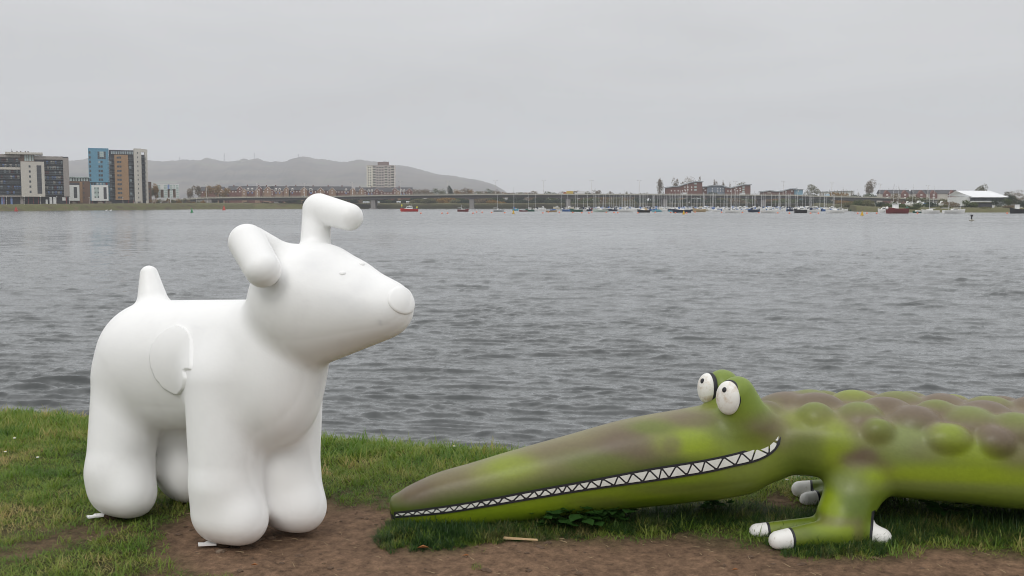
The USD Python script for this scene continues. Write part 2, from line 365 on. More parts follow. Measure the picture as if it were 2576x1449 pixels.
def ground_z(x, y):
    x, y = np.asarray(x, float), np.asarray(y, float)
    p = np.stack([x, y, 0 * x], -1)
    z = 0.05 * (meshkit.fbm(p * 0.8, 3, 1) - 0.5) + 0.022 * (meshkit.fbm(p * 4.0, 4, 2) - 0.5)
    z = z - 0.012 - 0.012 * soil_at(x, y)
    over = np.maximum(y - crest(x) + 0.25, 0)
    z = z - np.where(over < 0.8, 0.5 * over * over / 0.8 * 0.9, 0.36 + 0.72 * (over - 0.8))
    return np.maximum(z, WATER - 0.6)
soil_mat = M('soil', {
    'a': ('attribute', {'attribute': 'paint'}), 'g': ('geometry', {}),
    'n': ('noise_texture', {'scale': 22.0, 'detail': 8.0, 'roughness': 0.7}), 'r': ('map_range', {'from_min': 0.3, 'from_max': 0.72, 'to_min': 0.42, 'to_max': 1.5, 'clamp': True}),
    'n2': ('noise_texture', {'scale': 120.0, 'detail': 4.0, 'roughness': 0.7}), 'r2': ('map_range', {'from_min': 0.3, 'from_max': 0.7, 'to_min': 0.75, 'to_max': 1.25, 'clamp': True}),
    'v': ('vector_math', {'math_type': 'scale'}), 'v2': ('vector_math', {'math_type': 'scale'}),
    'add': ('math', {'math_type': 'multiply_add', 'value2': 0.35}),
    'b': ('bump', {'strength': 1.0, 'distance': 0.03}), 'p': ('principled_bsdf', {'roughness': 0.92, 'specular_ior_level': 0.2})},
    [('g.position', 'n.vector'), ('g.position', 'n2.vector'), ('n.fac', 'r.value'), ('n2.fac', 'r2.value'), ('a.color', 'v.vector1'), ('r.result', 'v.scale'), ('v.vector', 'v2.vector1'), ('r2.result', 'v2.scale'),
     ('n2.fac', 'add.value1'), ('n.fac', 'add.value3'), ('add.value', 'b.height'), ('b.normal', 'p.normal'), ('v2.vector', 'p.base_color')], surface='p.BSDF')
def grid_mesh(xs, ys, zf):
    X, Y = np.meshgrid(xs, ys, indexing='ij'); Z = zf(X, Y)
    n, m = X.shape; i = np.arange(n * m).reshape(n, m)
    q = np.stack([i[:-1, :-1], i[1:, :-1], i[1:, 1:], i[:-1, 1:]], -1).reshape(-1, 4)
    return np.stack([X, Y, Z], -1).reshape(-1, 3), np.vstack([q[:, [0, 1, 2]], q[:, [0, 2, 3]]])
xs = np.concatenate([np.linspace(-70, -8, 26), np.arange(-7.9, 7.9, 0.035), np.linspace(8, 70, 26)])
ys = np.concatenate([np.linspace(-60, 2.0, 22), np.arange(2.1, 9.2, 0.035), np.arange(9.3, 16.5, 0.3)])
gv, gf = grid_mesh(xs, ys, ground_z)
s = soil_at(gv[:, 0], gv[:, 1])[:, None]
mott = meshkit.fbm(gv * [2.2, 2.2, 0], 4, 21)[:, None]
gcol = s * (np.array([0.205, 0.128, 0.080]) * (0.75 + 0.5 * mott)) + (1 - s) * (np.array([0.062, 0.062, 0.022]) * (0.6 + 0.8 * mott))
gr = part(None, 'ground', (gv, gf), soil_mat, smooth=True, colors=gcol)
tag(gr, 'brown trodden soil and grassy ground of the lakeside under both sculptures', 'ground', kind='structure')
# ------------------------------------------------------------ grass: many small tufts of separate blades
def blade(base, h, w, az, lean, curl):
    d = np.array([math.cos(az), math.sin(az), 0]); sd = np.array([-d[1], d[0], 0])
    p = [np.array(base, float)]
    a = lean
    for k in range(3):
        p.append(p[-1] + (h / 3) * (math.cos(a) * np.array([0, 0, 1.0]) + math.sin(a) * d)); a += curl
    v = [p[0] - sd * w / 2, p[0] + sd * w / 2, p[1] - sd * w * 0.45, p[1] + sd * w * 0.45, p[2] - sd * w * 0.3, p[2] + sd * w * 0.3, p[3]]
    return np.array(v), np.array([[0, 1, 3], [0, 3, 2], [2, 3, 5], [2, 5, 4], [4, 5, 6]])
def tuft(n, rad, hmin, hmax, w, seed, flat=0.0):
    r = np.random.default_rng(seed); V, F, o = [], [], 0
    for _ in range(n):
        a, q = r.uniform(0, 2 * np.pi), rad * math.sqrt(r.uniform())
        h = r.uniform(hmin, hmax)
        v, f = blade((q * math.cos(a), q * math.sin(a), -0.006), h, w * r.uniform(0.7, 1.3), r.uniform(0, 2 * np.pi), r.uniform(0.1, 0.75) + flat, r.uniform(0.05, 0.45))
        V.append(v); F.append(f + o); o += len(v)
    return np.vstack(V), np.vstack(F)
def grass_mat(name, lo, mid, hi, dry):
    return M(name, {
        'g': ('geometry', {}), 'o': ('object_info', {}),
        'n': ('noise_texture', {'scale': 1.6, 'detail': 5.0, 'roughness': 0.65}),
        'w': ('math', {'math_type': 'multiply_add', 'value2': 0.30, 'value3': -0.15}), 'w2': ('math', {'math_type': 'multiply_add', 'value2': 0.34}), 'ad': ('math', {'math_type': 'add'}),
        'r': ('rgb_ramp', {'ramp': [(0.22, lo), (0.42, mid), (0.62, hi), (0.80, dry)]}),
        'p': ('principled_bsdf', {'roughness': 0.5, 'specular_ior_level': 0.35}), 't': ('translucent_bsdf', {}), 'mx': ('mix_closure', {'fac': 0.3})},
        [('g.position', 'n.vector'), ('g.random_per_island', 'w.value1'), ('o.random', 'w2.value1'), ('w.value', 'ad.value1'), ('n.fac', 'w2.value3'), ('w2.value', 'ad.value2'), ('ad.value', 'r.fac'),
         ('r.color', 'p.base_color'), ('r.color', 't.color'), ('p.BSDF', 'mx.closure1'), ('t.BSDF', 'mx.closure2')], surface='mx.closure')
lawn = grass_mat('lawn_blades', (0.045, 0.10, 0.012), (0.10, 0.185, 0.02), (0.185, 0.235, 0.036), (0.38, 0.30, 0.12))
rank = grass_mat('rank_blades_shaded', (0.012, 0.034, 0.007), (0.02, 0.056, 0.010), (0.036, 0.078, 0.013), (0.17, 0.145, 0.06))  # longer grass, its green darkened to carry the shade under the crocodile
gi = UsdGeom.PointInstancer.Define(stage, '/World/grass')
tag(gi.GetPrim(), 'short green and yellowing lawn grass on the bank around both sculptures', 'grass', kind='stuff')
protos = []
for k, (nb, rad, h0, h1, w, mt, flat) in enumerate([(46, 0.075, 0.02, 0.055, 0.0042, lawn, 0.25), (46, 0.075, 0.015, 0.045, 0.0042, lawn, 0.4), (40, 0.07, 0.02, 0.06, 0.004, lawn, 0.3), (46, 0.075, 0.02, 0.05, 0.0045, lawn, 0.3),
                                                (30, 0.05, 0.04, 0.10, 0.0045, lawn, 0.15), (34, 0.06, 0.06, 0.15, 0.005, rank, 0.2), (34, 0.06, 0.05, 0.13, 0.005, rank, 0.3), (12, 0.07, 0.01, 0.03, 0.004, lawn, 0.5)]):
    pr = part(gi.GetPrim(), 'grass_tuft', tuft(nb, rad, h0, h1, w, 100 + k, flat), mt)
    protos.append(pr.GetPath())
pos, pid, psc = [], [], []
st = 0.052
X, Y = np.meshgrid(np.arange(-8.5, 5.5, st), np.arange(3.2, 9.6, st), indexing='ij')
X = X.ravel() + rng.uniform(-st * .6, st * .6, X.size); Y = Y.ravel() + rng.uniform(-st * .6, st * .6, Y.size)
cr = crest(X)
keep = (Y < cr + 0.35) & (np.abs(X) < 0.58 * Y + 0.5) & (rng.uniform(size=X.size) < np.clip(1.05 - 1.15 * soil_at(X, Y), 0.012, 1))
X, Y = X[keep], Y[keep]; cr = cr[keep]
S = soil_at(X, Y)
lush = np.clip((Y - cr + 1.6) / 1.4, 0, 1)
k = rng.choice([0, 1, 2, 3], size=X.size); u = rng.uniform(size=X.size)
k[(S > 0.5) | (u < 0.08)] = 7
k[(u > 0.90)] = 4
k[(u > 0.72) & (lush > 0.6)] = 4
sc = rng.uniform(0.75, 1.2, X.size) * (1 - 0.35 * S) * (0.85 + 0.35 * lush) * (0.8 + 0.5 * meshkit.fbm(np.stack([X * 2, Y * 2, 0 * X], -1), 3, 31))
pos.append(np.stack([X, Y, ground_z(X, Y)], -1)); pid.append(k); psc.append(sc)
# longer grass under and in front of the crocodile, where no mower reaches
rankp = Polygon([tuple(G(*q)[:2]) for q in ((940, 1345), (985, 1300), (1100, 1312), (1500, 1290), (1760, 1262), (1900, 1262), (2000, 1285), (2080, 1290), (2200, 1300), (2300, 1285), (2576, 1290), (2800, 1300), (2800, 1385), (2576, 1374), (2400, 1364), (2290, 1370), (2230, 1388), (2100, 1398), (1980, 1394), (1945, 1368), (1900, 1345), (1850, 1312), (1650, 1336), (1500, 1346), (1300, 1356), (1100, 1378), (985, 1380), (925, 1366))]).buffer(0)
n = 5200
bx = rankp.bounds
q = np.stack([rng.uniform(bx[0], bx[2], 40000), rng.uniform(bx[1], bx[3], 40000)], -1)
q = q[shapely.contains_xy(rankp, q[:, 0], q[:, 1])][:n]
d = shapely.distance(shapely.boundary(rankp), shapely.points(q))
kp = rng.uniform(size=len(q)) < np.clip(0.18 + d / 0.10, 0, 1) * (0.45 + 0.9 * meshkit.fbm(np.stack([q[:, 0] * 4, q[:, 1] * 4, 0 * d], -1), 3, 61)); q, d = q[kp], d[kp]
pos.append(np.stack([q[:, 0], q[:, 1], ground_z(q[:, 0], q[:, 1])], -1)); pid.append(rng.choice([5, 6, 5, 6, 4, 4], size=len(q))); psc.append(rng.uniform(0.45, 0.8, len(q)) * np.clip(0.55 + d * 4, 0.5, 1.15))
pos, pid, psc = np.vstack(pos), np.concatenate(pid), np.concatenate(psc)
gi.CreatePrototypesRel().SetTargets(protos)
gi.CreateProtoIndicesAttr(Vt.IntArray.FromNumpy(pid.astype(np.int32))); gi.CreatePositionsAttr(Vt.Vec3fArray.FromNumpy(pos.astype(np.float32)))
gi.CreateScalesAttr(Vt.Vec3fArray.FromNumpy(np.repeat(psc[:, None], 3, 1).astype(np.float32)))
az = rng.uniform(0, 2 * np.pi, len(pid))
gi.CreateOrientationsAttr(Vt.QuathArray([Gf.Quath(float(math.cos(a / 2)), 0, 0, float(math.sin(a / 2))) for a in az]))
print('grass tufts', len(pid))
# ------------------------------------------------------------ water
def waves(x, y, sp):
    "wind chop: height and sideways shift at the points; sp is the mesh spacing, which drops waves too short for it"
    r = np.random.default_rng(11)
    z = np.zeros_like(x); dx = np.zeros_like(x); dy = np.zeros_like(x)
    big = 0.6 + 0.8 * meshkit.fbm(np.stack([x * 0.10, y * 0.16, 0 * x], -1), 3, 51)
    for lam in np.geomspace(0.20, 2.6, 44):
        th = math.radians(258) + r.normal(0, 0.45); k = 2 * np.pi / lam; a = 0.0021 * lam ** 0.50 * r.uniform(0.4, 1.3)
        ph = k * (x * math.cos(th) + y * math.sin(th)) + r.uniform(0, 6.28)
        w = np.clip(lam / (sp * 2.6) - 0.8, 0, 1) * big
        c, s_ = np.cos(ph), np.sin(ph)
        z += w * a * c; dx -= w * a * 0.8 * math.cos(th) * s_; dy -= w * a * 0.8 * math.sin(th) * s_
    # short peaked crests, here and there
    for j, lam in enumerate(np.geomspace(0.24, 1.25, 28)):
        th = math.radians(258) + r.normal(0, 0.30); k = 2 * np.pi / lam; a = 0.036 * lam ** 0.75 * r.uniform(0.7, 1.2)
        ux, uy = math.cos(th), math.sin(th)
        along, across = (x * -uy + y * ux), (x * ux + y * uy)
        m = np.clip(meshkit.noise(np.stack([along * 0.55 / lam ** 0.5, across * 0.85 / lam ** 0.5, 0 * x + 3 * j], -1), 80 + j) * 4.6 - 3.0, 0, 1.15)
        wob = 0.9 * meshkit.noise(np.stack([along * 0.9, across * 0.3, 0 * x], -1), 140 + j)
        c = np.cos(k * across + 2.2 * wob + r.uniform(0, 6.28))
        z += np.clip(lam / (sp * 3.0) - 0.8, 0, 1) * m * big * a * np.exp(2.6 * (c - 1))
    return z, dx, dy
rows = [6.0, 8, 9.5, 10.5, 11.2]
y = 11.8
while y < 240:
    rows.append(y); y += max(0.045, 0.0031 * y, 0.000045 * y * y)
rows = np.array(rows + list(np.geomspace(y + 3, 5000, 60)))
cols = np.concatenate([-np.geomspace(14, 0.72, 12), np.linspace(-0.68, 0.68, 680), np.geomspace(0.72, 14, 12)])
X = cols[:, None] * rows[None, :]; X = np.clip(X, -5800, 5800); Y = np.repeat(rows[None, :], len(cols), 0)
sp = np.maximum(0.002 * Y, np.gradient(rows)[None, :] * 0.8) + 0 * X
near = (np.abs(cols) < 0.7)[:, None] & (Y > 11) & (Y < 330)
Z = np.zeros_like(X); DX = np.zeros_like(X); DY = np.zeros_like(X)
z, dx, dy = waves(X[near], Y[near], sp[near])
Z[near], DX[near], DY[near] = z, dx, dy
n, m = X.shape; i = np.arange(n * m).reshape(n, m)
qd = np.stack([i[:-1, :-1], i[1:, :-1], i[1:, 1:], i[:-1, 1:]], -1).reshape(-1, 4)
wv = np.stack([X + DX, Y + DY, WATER + Z], -1).reshape(-1, 3); wf = np.vstack([qd[:, [0, 1, 2]], qd[:, [0, 2, 3]]])
water_mat = M('lake_water', {
    'g': ('geometry', {}), 'xyz': ('separate_xyz', {}),
    'n1': ('noise_texture', {'scale': 6.5, 'detail': 6.0, 'roughness': 0.66}), 'mp2': ('mapping', {'scale': (0.55, 1.0, 1.0), 'rotation': (0, 0, 0.25)}), 'n2': ('noise_texture', {'scale': 0.9, 'detail': 3.0, 'roughness': 0.5}),
    'mp3': ('mapping', {'scale': (0.010, 0.030, 1.0), 'rotation': (0, 0, 0.12)}), 'n3': ('noise_texture', {'scale': 1.0, 'detail': 5.0, 'roughness': 0.6}), 'r3': ('map_range', {'from_min': 0.32, 'from_max': 0.68, 'to_min': 0.65, 'to_max': 1.3, 'clamp': True}),
    'far': ('map_range', {'from_min': 45.0, 'from_max': 200.0, 'to_min': 0.0, 'to_max': 1.0, 'clamp': True}),
    'c1': ('vector_math', {'math_type': 'subtract', 'vector2': (0.5, 0.5, 0.5)}), 'c2': ('vector_math', {'math_type': 'subtract', 'vector2': (0.5, 0.5, 0.5)}),
    'a1': ('map_range', {'from_min': 0.0, 'from_max': 1.0, 'to_min': 0.62, 'to_max': 1.0}), 'a2': ('map_range', {'from_min': 0.0, 'from_max': 1.0, 'to_min': 0.0, 'to_max': 0.95}),
    's1': ('vector_math', {'math_type': 'scale'}), 's2': ('vector_math', {'math_type': 'scale'}), 'sum': ('vector_math', {'math_type': 'add'}), 'fl': ('vector_math', {'math_type': 'multiply', 'vector2': (0.8, 1.0, 0.0)}), 'fx': ('separate_xyz', {}), 'ab': ('math', {'math_type': 'absolute'}), 'ng': ('math', {'math_type': 'multiply', 'value2': -1.15}), 'lee': ('mix_float', {}), 'fc': ('combine_xyz', {}),
    's3': ('vector_math', {'math_type': 'scale'}), 'nn': ('vector_math', {'math_type': 'add'}), 'no': ('vector_math', {'math_type': 'normalize'}),
    'p': ('principled_bsdf', {'base_color': (0.052, 0.056, 0.056), 'roughness': 0.10, 'ior': 1.33, 'specular_ior_level': 0.5})},
    [('g.position', 'n1.vector'), ('g.position', 'mp2.vector'), ('mp2.vector', 'n2.vector'), ('g.position', 'mp3.vector'), ('mp3.vector', 'n3.vector'), ('n3.fac', 'r3.value'), ('g.position', 'xyz.vector'), ('xyz.y', 'far.value'),
     ('far.result', 'a1.value'), ('far.result', 'a2.value'), ('n1.color', 'c1.vector1'), ('n2.color', 'c2.vector1'), ('c1.vector', 's1.vector1'), ('a1.result', 's1.scale'), ('c2.vector', 's2.vector1'), ('a2.result', 's2.scale'),
     ('s1.vector', 'sum.vector1'), ('s2.vector', 'sum.vector2'), ('sum.vector', 'fl.vector1'), ('fl.vector', 'fx.vector'), ('fx.y', 'ab.value1'), ('ab.value', 'ng.value1'), ('far.result', 'lee.fac'), ('fx.y', 'lee.a'), ('ng.value', 'lee.b'), ('fx.x', 'fc.x'), ('lee.result', 'fc.y'), ('fc.vector', 's3.vector1'), ('r3.result', 's3.scale'), ('s3.vector', 'nn.vector1'), ('g.normal', 'nn.vector2'), ('nn.vector', 'no.vector1'), ('no.vector', 'p.normal')], surface='p.BSDF')
wt = part(None, 'water', (wv, wf), water_mat, smooth=True)
tag(wt, 'grey choppy water of the bay', 'water', kind='structure')
print('water', len(wf))
# ------------------------------------------------------------ white dog sculpture
white_mat = M('white_gelcoat', {
    'g': ('geometry', {}), 'n': ('noise_texture', {'scale': 3.2, 'detail': 6.0, 'roughness': 0.65}), 'n2': ('noise_texture', {'scale': 60.0, 'detail': 3.0}),
    'n3': ('noise_texture', {'scale': 2.1, 'detail': 5.0, 'roughness': 0.7, 'distortion': 0.5}),
    'r3': ('rgb_ramp', {'ramp': [(0.60, (1, 1, 1)), (0.74, (0.80, 0.81, 0.85))]}), 'mul': ('mix_color', {'blend_type': 'multiply', 'fac': 0.5}),
    'r': ('rgb_ramp', {'ramp': [(0.25, (0.79, 0.79, 0.78)), (0.55, (0.82, 0.82, 0.81)), (0.8, (0.75, 0.745, 0.735))]}),
    'sz': ('separate_xyz', {}), 'low': ('map_range', {'from_min': 0.0, 'from_max': 0.10, 'to_min': 1.0, 'to_max': 0.0, 'clamp': True}), 'lown': ('math', {'math_type': 'multiply'}), 'mud': ('mix_color', {'b': (0.22, 0.16, 0.11)}),
    'a': ('attribute', {'attribute': 'paint'}), 'sc': ('mix_color', {'blend_type': 'multiply', 'fac': 1.0}), 'b': ('bump', {'strength': 0.05, 'distance': 0.01}), 'p': ('principled_bsdf', {'roughness': 0.42, 'specular_ior_level': 0.4})},
    [('g.position', 'n.vector'), ('g.position', 'n2.vector'), ('g.position', 'n3.vector'), ('n.fac', 'r.fac'), ('n3.fac', 'r3.fac'), ('r.color', 'mul.a'), ('r3.color', 'mul.b'),
     ('g.position', 'sz.vector'), ('sz.z', 'low.value'), ('low.result', 'lown.value1'), ('n.fac', 'lown.value2'), ('lown.value', 'mud.fac'), ('mul.result', 'sc.a'), ('a.color', 'sc.b'), ('sc.result', 'mud.a'), ('mud.result', 'p.base_color'), ('n2.fac', 'b.height'), ('b.normal', 'p.normal')], surface='p.BSDF')
plain_white = plain((0.80, 0.80, 0.79), 0.42, 0.4, 0.03, 5.0)
dog_at = np.array([-1.65, 5.2, 0.0])
dog = thing('dog_sculpture', 'large glossy plain white dog sculpture standing on the bank with folded ears', 'sculpture', dog_at)
v, f, nn = net(dog_field, (-2.6, 4.3, -0.06), (-0.3, 6.1, 1.85), 0.016, 3)
def scuffs(v):
    k = np.ones((len(v), 3)); nz = meshkit.fbm(v * 9.0, 5, 91)
    for x, y, r, a in ((800, 640, .10, .14), (770, 690, .09, .12), (890, 745, .14, .13), (955, 812, .012, .30), (985, 805, .07, .10), (705, 625, .05, .08), (640, 700, .05, .06), (470, 900, .2, .04), (760, 1080, .12, .07), (600, 1100, .2, .04), (330, 1100, .15, .05), (862, 687, .022, .10), (640, 1330, .06, .10), (330, 1270, .08, .06)):
        q = march(dog_field, EYE, ray(x, y))[0]
        if np.isnan(q).any(): continue
        d = np.linalg.norm(v - q, axis=1) / r
        w = a * np.exp(-d ** 2 * 1.2) * np.clip(0.4 + 2.2 * (nz - 0.38), 0.1, 1.3)
        k *= 1 - w[:, None] * np.array([1.0, 0.98, 0.90])
    return k
part(dog, 'body', (v, f), white_mat, normals=nn, loc=dog_at, colors=scuffs(v))
def nose_field(p):
    return smax(dog_field(p) - 0.006, s_ell(p, P(1019, 754, 4.66), (R(48, 4.66), R(52, 4.66), R(38, 4.66))), 0.012)
c = P(1015, 754, 4.68)
v, f, nn = net(nose_field, c - 0.2, c + 0.2, 0.008, 3)
part(dog, 'nose', (v, f), plain_white, normals=nn, loc=dog_at)
PATCH = [(447.5, 816), (468, 824), (480, 838), (485.7, 857.6), (487, 884), (486, 917.5), (482.5, 932), (468, 933), (471, 951), (465.6, 977.5), (452.5, 994), (437.5, 992.5), (411, 977.5), (389, 951), (377.5, 921), (374.5, 891), (383, 862), (400, 840), (424, 823)]
v, f, nn = conform(dog_field, PATCH, 0.010, inset=3.5, step=3.5)
part(dog, 'side_patch', (v, f), plain_white, smooth=40, loc=dog_at, label='raised oval patch with a nick on the flank')
for x, y in ((862, 687), (911, 664)):
    o = march(dog_field, EYE, ray(x, y))[0]
    g = grad(dog_field, o[None].astype(np.float32))[0]
    e = trimesh.creation.icosphere(3, 1.0); e.apply_scale([R(8.5, o[1]), R(6.5, o[1]), 0.007]); e.apply_transform(np.block([[frame_of(g), o[:, None]], [np.zeros((1, 3)), 1]]))
    part(dog, 'eye', e, plain_white, smooth=True, loc=dog_at)
clod_mat = plain((0.045, 0.03, 0.02), 0.95, 0.1, 0.5, 40.0)
for x, y, a in ((244, 1298, 0.5), (524, 1366, 0.2)):
    c = G(x, y); c[2] = ground_z(c[0], c[1]) + 0.014
    pl = Polygon([(-0.045, -0.02), (0.04, -0.026), (0.045, 0.02), (-0.01, 0.026), (-0.02, 0.006), (-0.05, 0.012)])
    m = trimesh.creation.extrude_polygon(pl, 0.009, engine='earcut'); m.apply_transform(trimesh.transformations.rotation_matrix(a, [0, 0, 1])); m.apply_translation(c)
    part(dog, 'anchor_plate', m, plain_white, loc=dog_at)
    k = ball(c + [0.075, 0.0, 0.0], [0.04, 0.025, 0.022], 3); k.vertices += 0.03 * (meshkit.fbm(k.vertices * 40, 3, 3)[:, None] - 0.5) * (k.vertices - k.vertices.mean(0)) / 0.03
    t = part(None, 'mud_clod', k, clod_mat, smooth=True)
    tag(t, 'dark clod of mud beside the white dog\'s ' + ('rear near paw' if x < 400 else 'front near paw'), 'mud')
# ------------------------------------------------------------ green crocodile sculpture
croc_mat = M('crocodile_paint', {
    'a': ('attribute', {'attribute': 'paint'}), 'g': ('geometry', {}), 'n': ('noise_texture', {'scale': 45.0, 'detail': 5.0, 'roughness': 0.6}), 'r': ('map_range', {'from_min': 0.25, 'from_max': 0.75, 'to_min': 0.93, 'to_max': 1.07}),
    'v': ('vector_math', {'math_type': 'scale'}), 'b': ('bump', {'strength': 0.10, 'distance': 0.01}), 'p': ('principled_bsdf', {'roughness': 0.40, 'specular_ior_level': 0.4})},
    [('g.position', 'n.vector'), ('n.fac', 'r.value'), ('a.color', 'v.vector1'), ('r.result', 'v.scale'), ('v.vector', 'p.base_color'), ('n.fac', 'b.height'), ('b.normal', 'p.normal')], surface='p.BSDF')
black_mat = plain((0.022, 0.022, 0.026), 0.5, 0.35, 0.2, 30.0)
tooth_mat = plain((0.66, 0.67, 0.63), 0.45, 0.35, 0.08, 25.0)
claw_mat = M('claw_white', {'g': ('geometry', {}), 'n': ('noise_texture', {'scale': 26.0, 'detail': 6.0, 'roughness': 0.7}), 'r': ('rgb_ramp', {'ramp': [(0.30, (0.42, 0.37, 0.30)), (0.42, (0.72, 0.71, 0.68))]}), 'p': ('principled_bsdf', {'roughness': 0.5})},
             [('g.position', 'n.vector'), ('n.fac', 'r.fac'), ('r.color', 'p.base_color')], surface='p.BSDF')
croc_at = np.array([1.5, 5.25, 0.0])
croc = thing('crocodile_sculpture', 'long green and brown painted crocodile sculpture grinning at the white dog', 'sculpture', croc_at)
LIME, OLIVE, DEEP, BROWN, PALE = np.array([0.225, 0.295, 0.012]), np.array([0.115, 0.145, 0.024]), np.array([0.045, 0.078, 0.003]), np.array([0.125, 0.090, 0.062]), np.array([0.175, 0.21, 0.065])
SPOTS = [  # point in the photograph, size along and up (metres), colour, strength
    (1040, 1232, .13, .06, BROWN, .8), (1130, 1205, .16, .05, BROWN, .4), (1290, 1172, .15, .055, LIME, .7), (1240, 1205, .12, .05, LIME, .3), (1430, 1135, .30, .05, BROWN, .45), (1580, 1118, .16, .09, BROWN, .85), (1500, 1165, .2, .05, OLIVE, .8),
    (1735, 1110, .16, .07, LIME, 1.0), (1690, 1120, .05, .05, BROWN, .6), (1740, 1056, .15, .035, BROWN, .7), (1640, 1075, .12, .03, OLIVE, .8), (1850, 1085, .14, .06, OLIVE, .7), (1925, 1060, .10, .06, BROWN, .75), (1985, 1098, .12, .07, BROWN, .55), (2020, 1060, .12, .06, LIME, .5),
    (1960, 1070, .06, .03, BROWN, .4),
    (1110, 1305, .20, .03, LIME, .55), (1400, 1275, .22, .03, LIME, .4), (1600, 1245, .3, .03, LIME, .25), (1500, 1262, .15, .04, BROWN, .22), (1850, 1225, .22, .04, OLIVE, .6), (1700, 1230, .25, .035, OLIVE, .8), (2030, 1140, .10, .09, OLIVE, .9), (2010, 1170, .10, .05, DEEP, .4),
    (2110, 1120, .07, .13, LIME, .6), (2180, 1150, .07, .05, BROWN, .95), (2150, 1160, .07, .045, BROWN, .8), (2225, 1180, .05, .05, BROWN, .7), (2200, 1210, .06, .045, LIME, .9), (2135, 1215, .09, .06, PALE, .8), (2090, 1270, .05, .08, LIME, .8), (2150, 1270, .07, .05, DEEP, .45), (2110, 1330, .12, .03, LIME, .6), (2100, 1312, .12, .02, BROWN, .5), (2160, 1340, .03, .06, BROWN, .45), (2010, 1345, .06, .04, OLIVE, .7),
    (2290, 1100, .10, .07, PALE, .9), (2290, 1140, .14, .06, PALE, .7), (2330, 1135, .08, .05, BROWN, .3), (2460, 1140, .16, .06, LIME, .7), (2400, 1195, .40, .05, LIME, .75), (2560, 1200, .2, .06, LIME, .5), (2560, 1130, .1, .1, BROWN, .5), (2350, 1225, .5, .03, PALE, .5)]
TAN, LOW = np.array([0.205, 0.185, 0.085]), np.array([0.17, 0.25, 0.010])
_mq = np.array([march(croc_loft, EYE, ray(x, y), scale=0.5)[0] for x, y in ((992, 1294), (1240, 1262), (1484, 1219), (1785, 1171), (1900, 1141), (1945, 1112), (1962, 1090))])
MOUTH_X, MOUTH_Z = np.append(_mq[:, 0], 1.4), np.append(_mq[:, 2], _mq[-1, 2])
def croc_paint(p):
    col = np.tile(OLIVE * 0.55 + LIME * 0.45, (len(p), 1)); yc = croc_axis(p[:, 0])[0]
    n = meshkit.fbm(p * 3.0, 4, 77)[:, None]
    col = col * (1 - 0.5 * np.clip(n - 0.35, 0, 0.4) / 0.4) + PALE * (0.5 * np.clip(n - 0.35, 0, 0.4) / 0.4)
    head = np.clip((1.12 - p[:, 0]) / 0.25, 0, 1)[:, None]
    mz = np.interp(p[:, 0], MOUTH_X, MOUTH_Z)
    above = (p[:, 2] - mz)[:, None]
    hc = TAN + (DEEP * 1.1 - TAN) * np.clip(1.25 - above / 0.10, 0, 1)
    hc = np.where(above < -0.005, LOW + (DEEP - LOW) * np.clip((-above - 0.07) / 0.09, 0, 0.75), hc)
    col = col * (1 - head) + hc * (0.85 + 0.4 * (n - 0.4)) * head
    top = np.clip((p[:, 2] - croc_axis(p[:, 0])[2]) / croc_axis(p[:, 0])[3] * 1.3 - 0.10, 0, 1)[:, None]
    back = np.clip((p[:, 0] - 1.25) / 0.2, 0, 1)[:, None]
    col = col * (1 - 0.9 * top * back) + (BROWN * 1.2) * 0.9 * top * back
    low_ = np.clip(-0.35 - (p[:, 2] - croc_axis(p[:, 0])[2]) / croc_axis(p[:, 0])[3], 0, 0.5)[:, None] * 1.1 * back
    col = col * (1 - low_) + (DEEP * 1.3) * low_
    und = np.clip((0.55 - (p[:, 2] - croc_axis(p[:, 0])[2] + croc_axis(p[:, 0])[3]) / 0.12), 0, 1)[:, None] * np.clip((p[:, 2] - 0.0) / 0.05, 0, 1)[:, None]
    side = np.sign(p[:, 1] - yc)
    wob = 1 + 0.5 * (meshkit.fbm(p * 7.0, 3, 5) - 0.5)
    for x, y, sx, sz, c, k in SPOTS:
        q = march(croc_field, EYE, ray(x, y), scale=0.6)[0]
        if np.isnan(q).any(): continue
        yq = croc_axis(q[0])[0]
        e = ((p[:, 0] - q[0]) / sx) ** 2 + ((p[:, 2] - q[2]) / sz) ** 2 + ((np.abs(p[:, 1] - yc) - abs(q[1] - yq)) / max(sz * 2.2, 0.12)) ** 2
        w = (k * np.minimum(1, 1.25 * np.exp(-0.9 * np.maximum(e * wob, 0) ** 1.25)))[:, None]
        col = col * (1 - w) + c * w
    for c, g, r, kind in BUMP_AT:
        d = np.linalg.norm((p - c) @ bump_frame(g) / [r, r * 0.82, 0.09], axis=1)
        w = np.clip(1.15 - d, 0, 0.45)[:, None] / 0.45 * 0.85
        tone = [BROWN * 0.95, OLIVE * 0.75 + LIME * 0.2, OLIVE * 0.25 + LIME * 0.75][kind]
        col = col * (1 - w) + tone * w
        airbrush_shade = (1 - abs(g[2])) * np.clip(1 - ((d - 0.95) / 0.35) ** 2, 0, 1) * np.clip(-(p[:, 2] - c[2]) / 0.05, 0, 1)  # airbrushed dark under each bump, with some shade put into the colour too
        col = col * (1 - 0.55 * airbrush_shade[:, None])
    # stalks stay clean green
    for s0, s1, rr in ((P(1880, 1050, 5.11), P(1855, 985, 5.10), .13), (P(1840, 1040, 5.34), P(1818, 965, 5.34), .12)):
        w = np.clip(1.2 - s_cone(p.astype(np.float32), s0, s1, 0, 0) / rr, 0, 0.5)[:, None] / 0.5 * 0.8 * np.clip((p[:, 2:3] - 0.52) / 0.10, 0, 1)
        col = col * (1 - w) + (OLIVE * 0.5 + np.array([.16, .24, .03]) * 0.6) * w
    return np.clip(col, 0.004, 0.7)
v, f, nn = net(croc_field, (-0.75, 4.55, -0.06), (5.4, 5.95, 1.05), 0.016, 3)
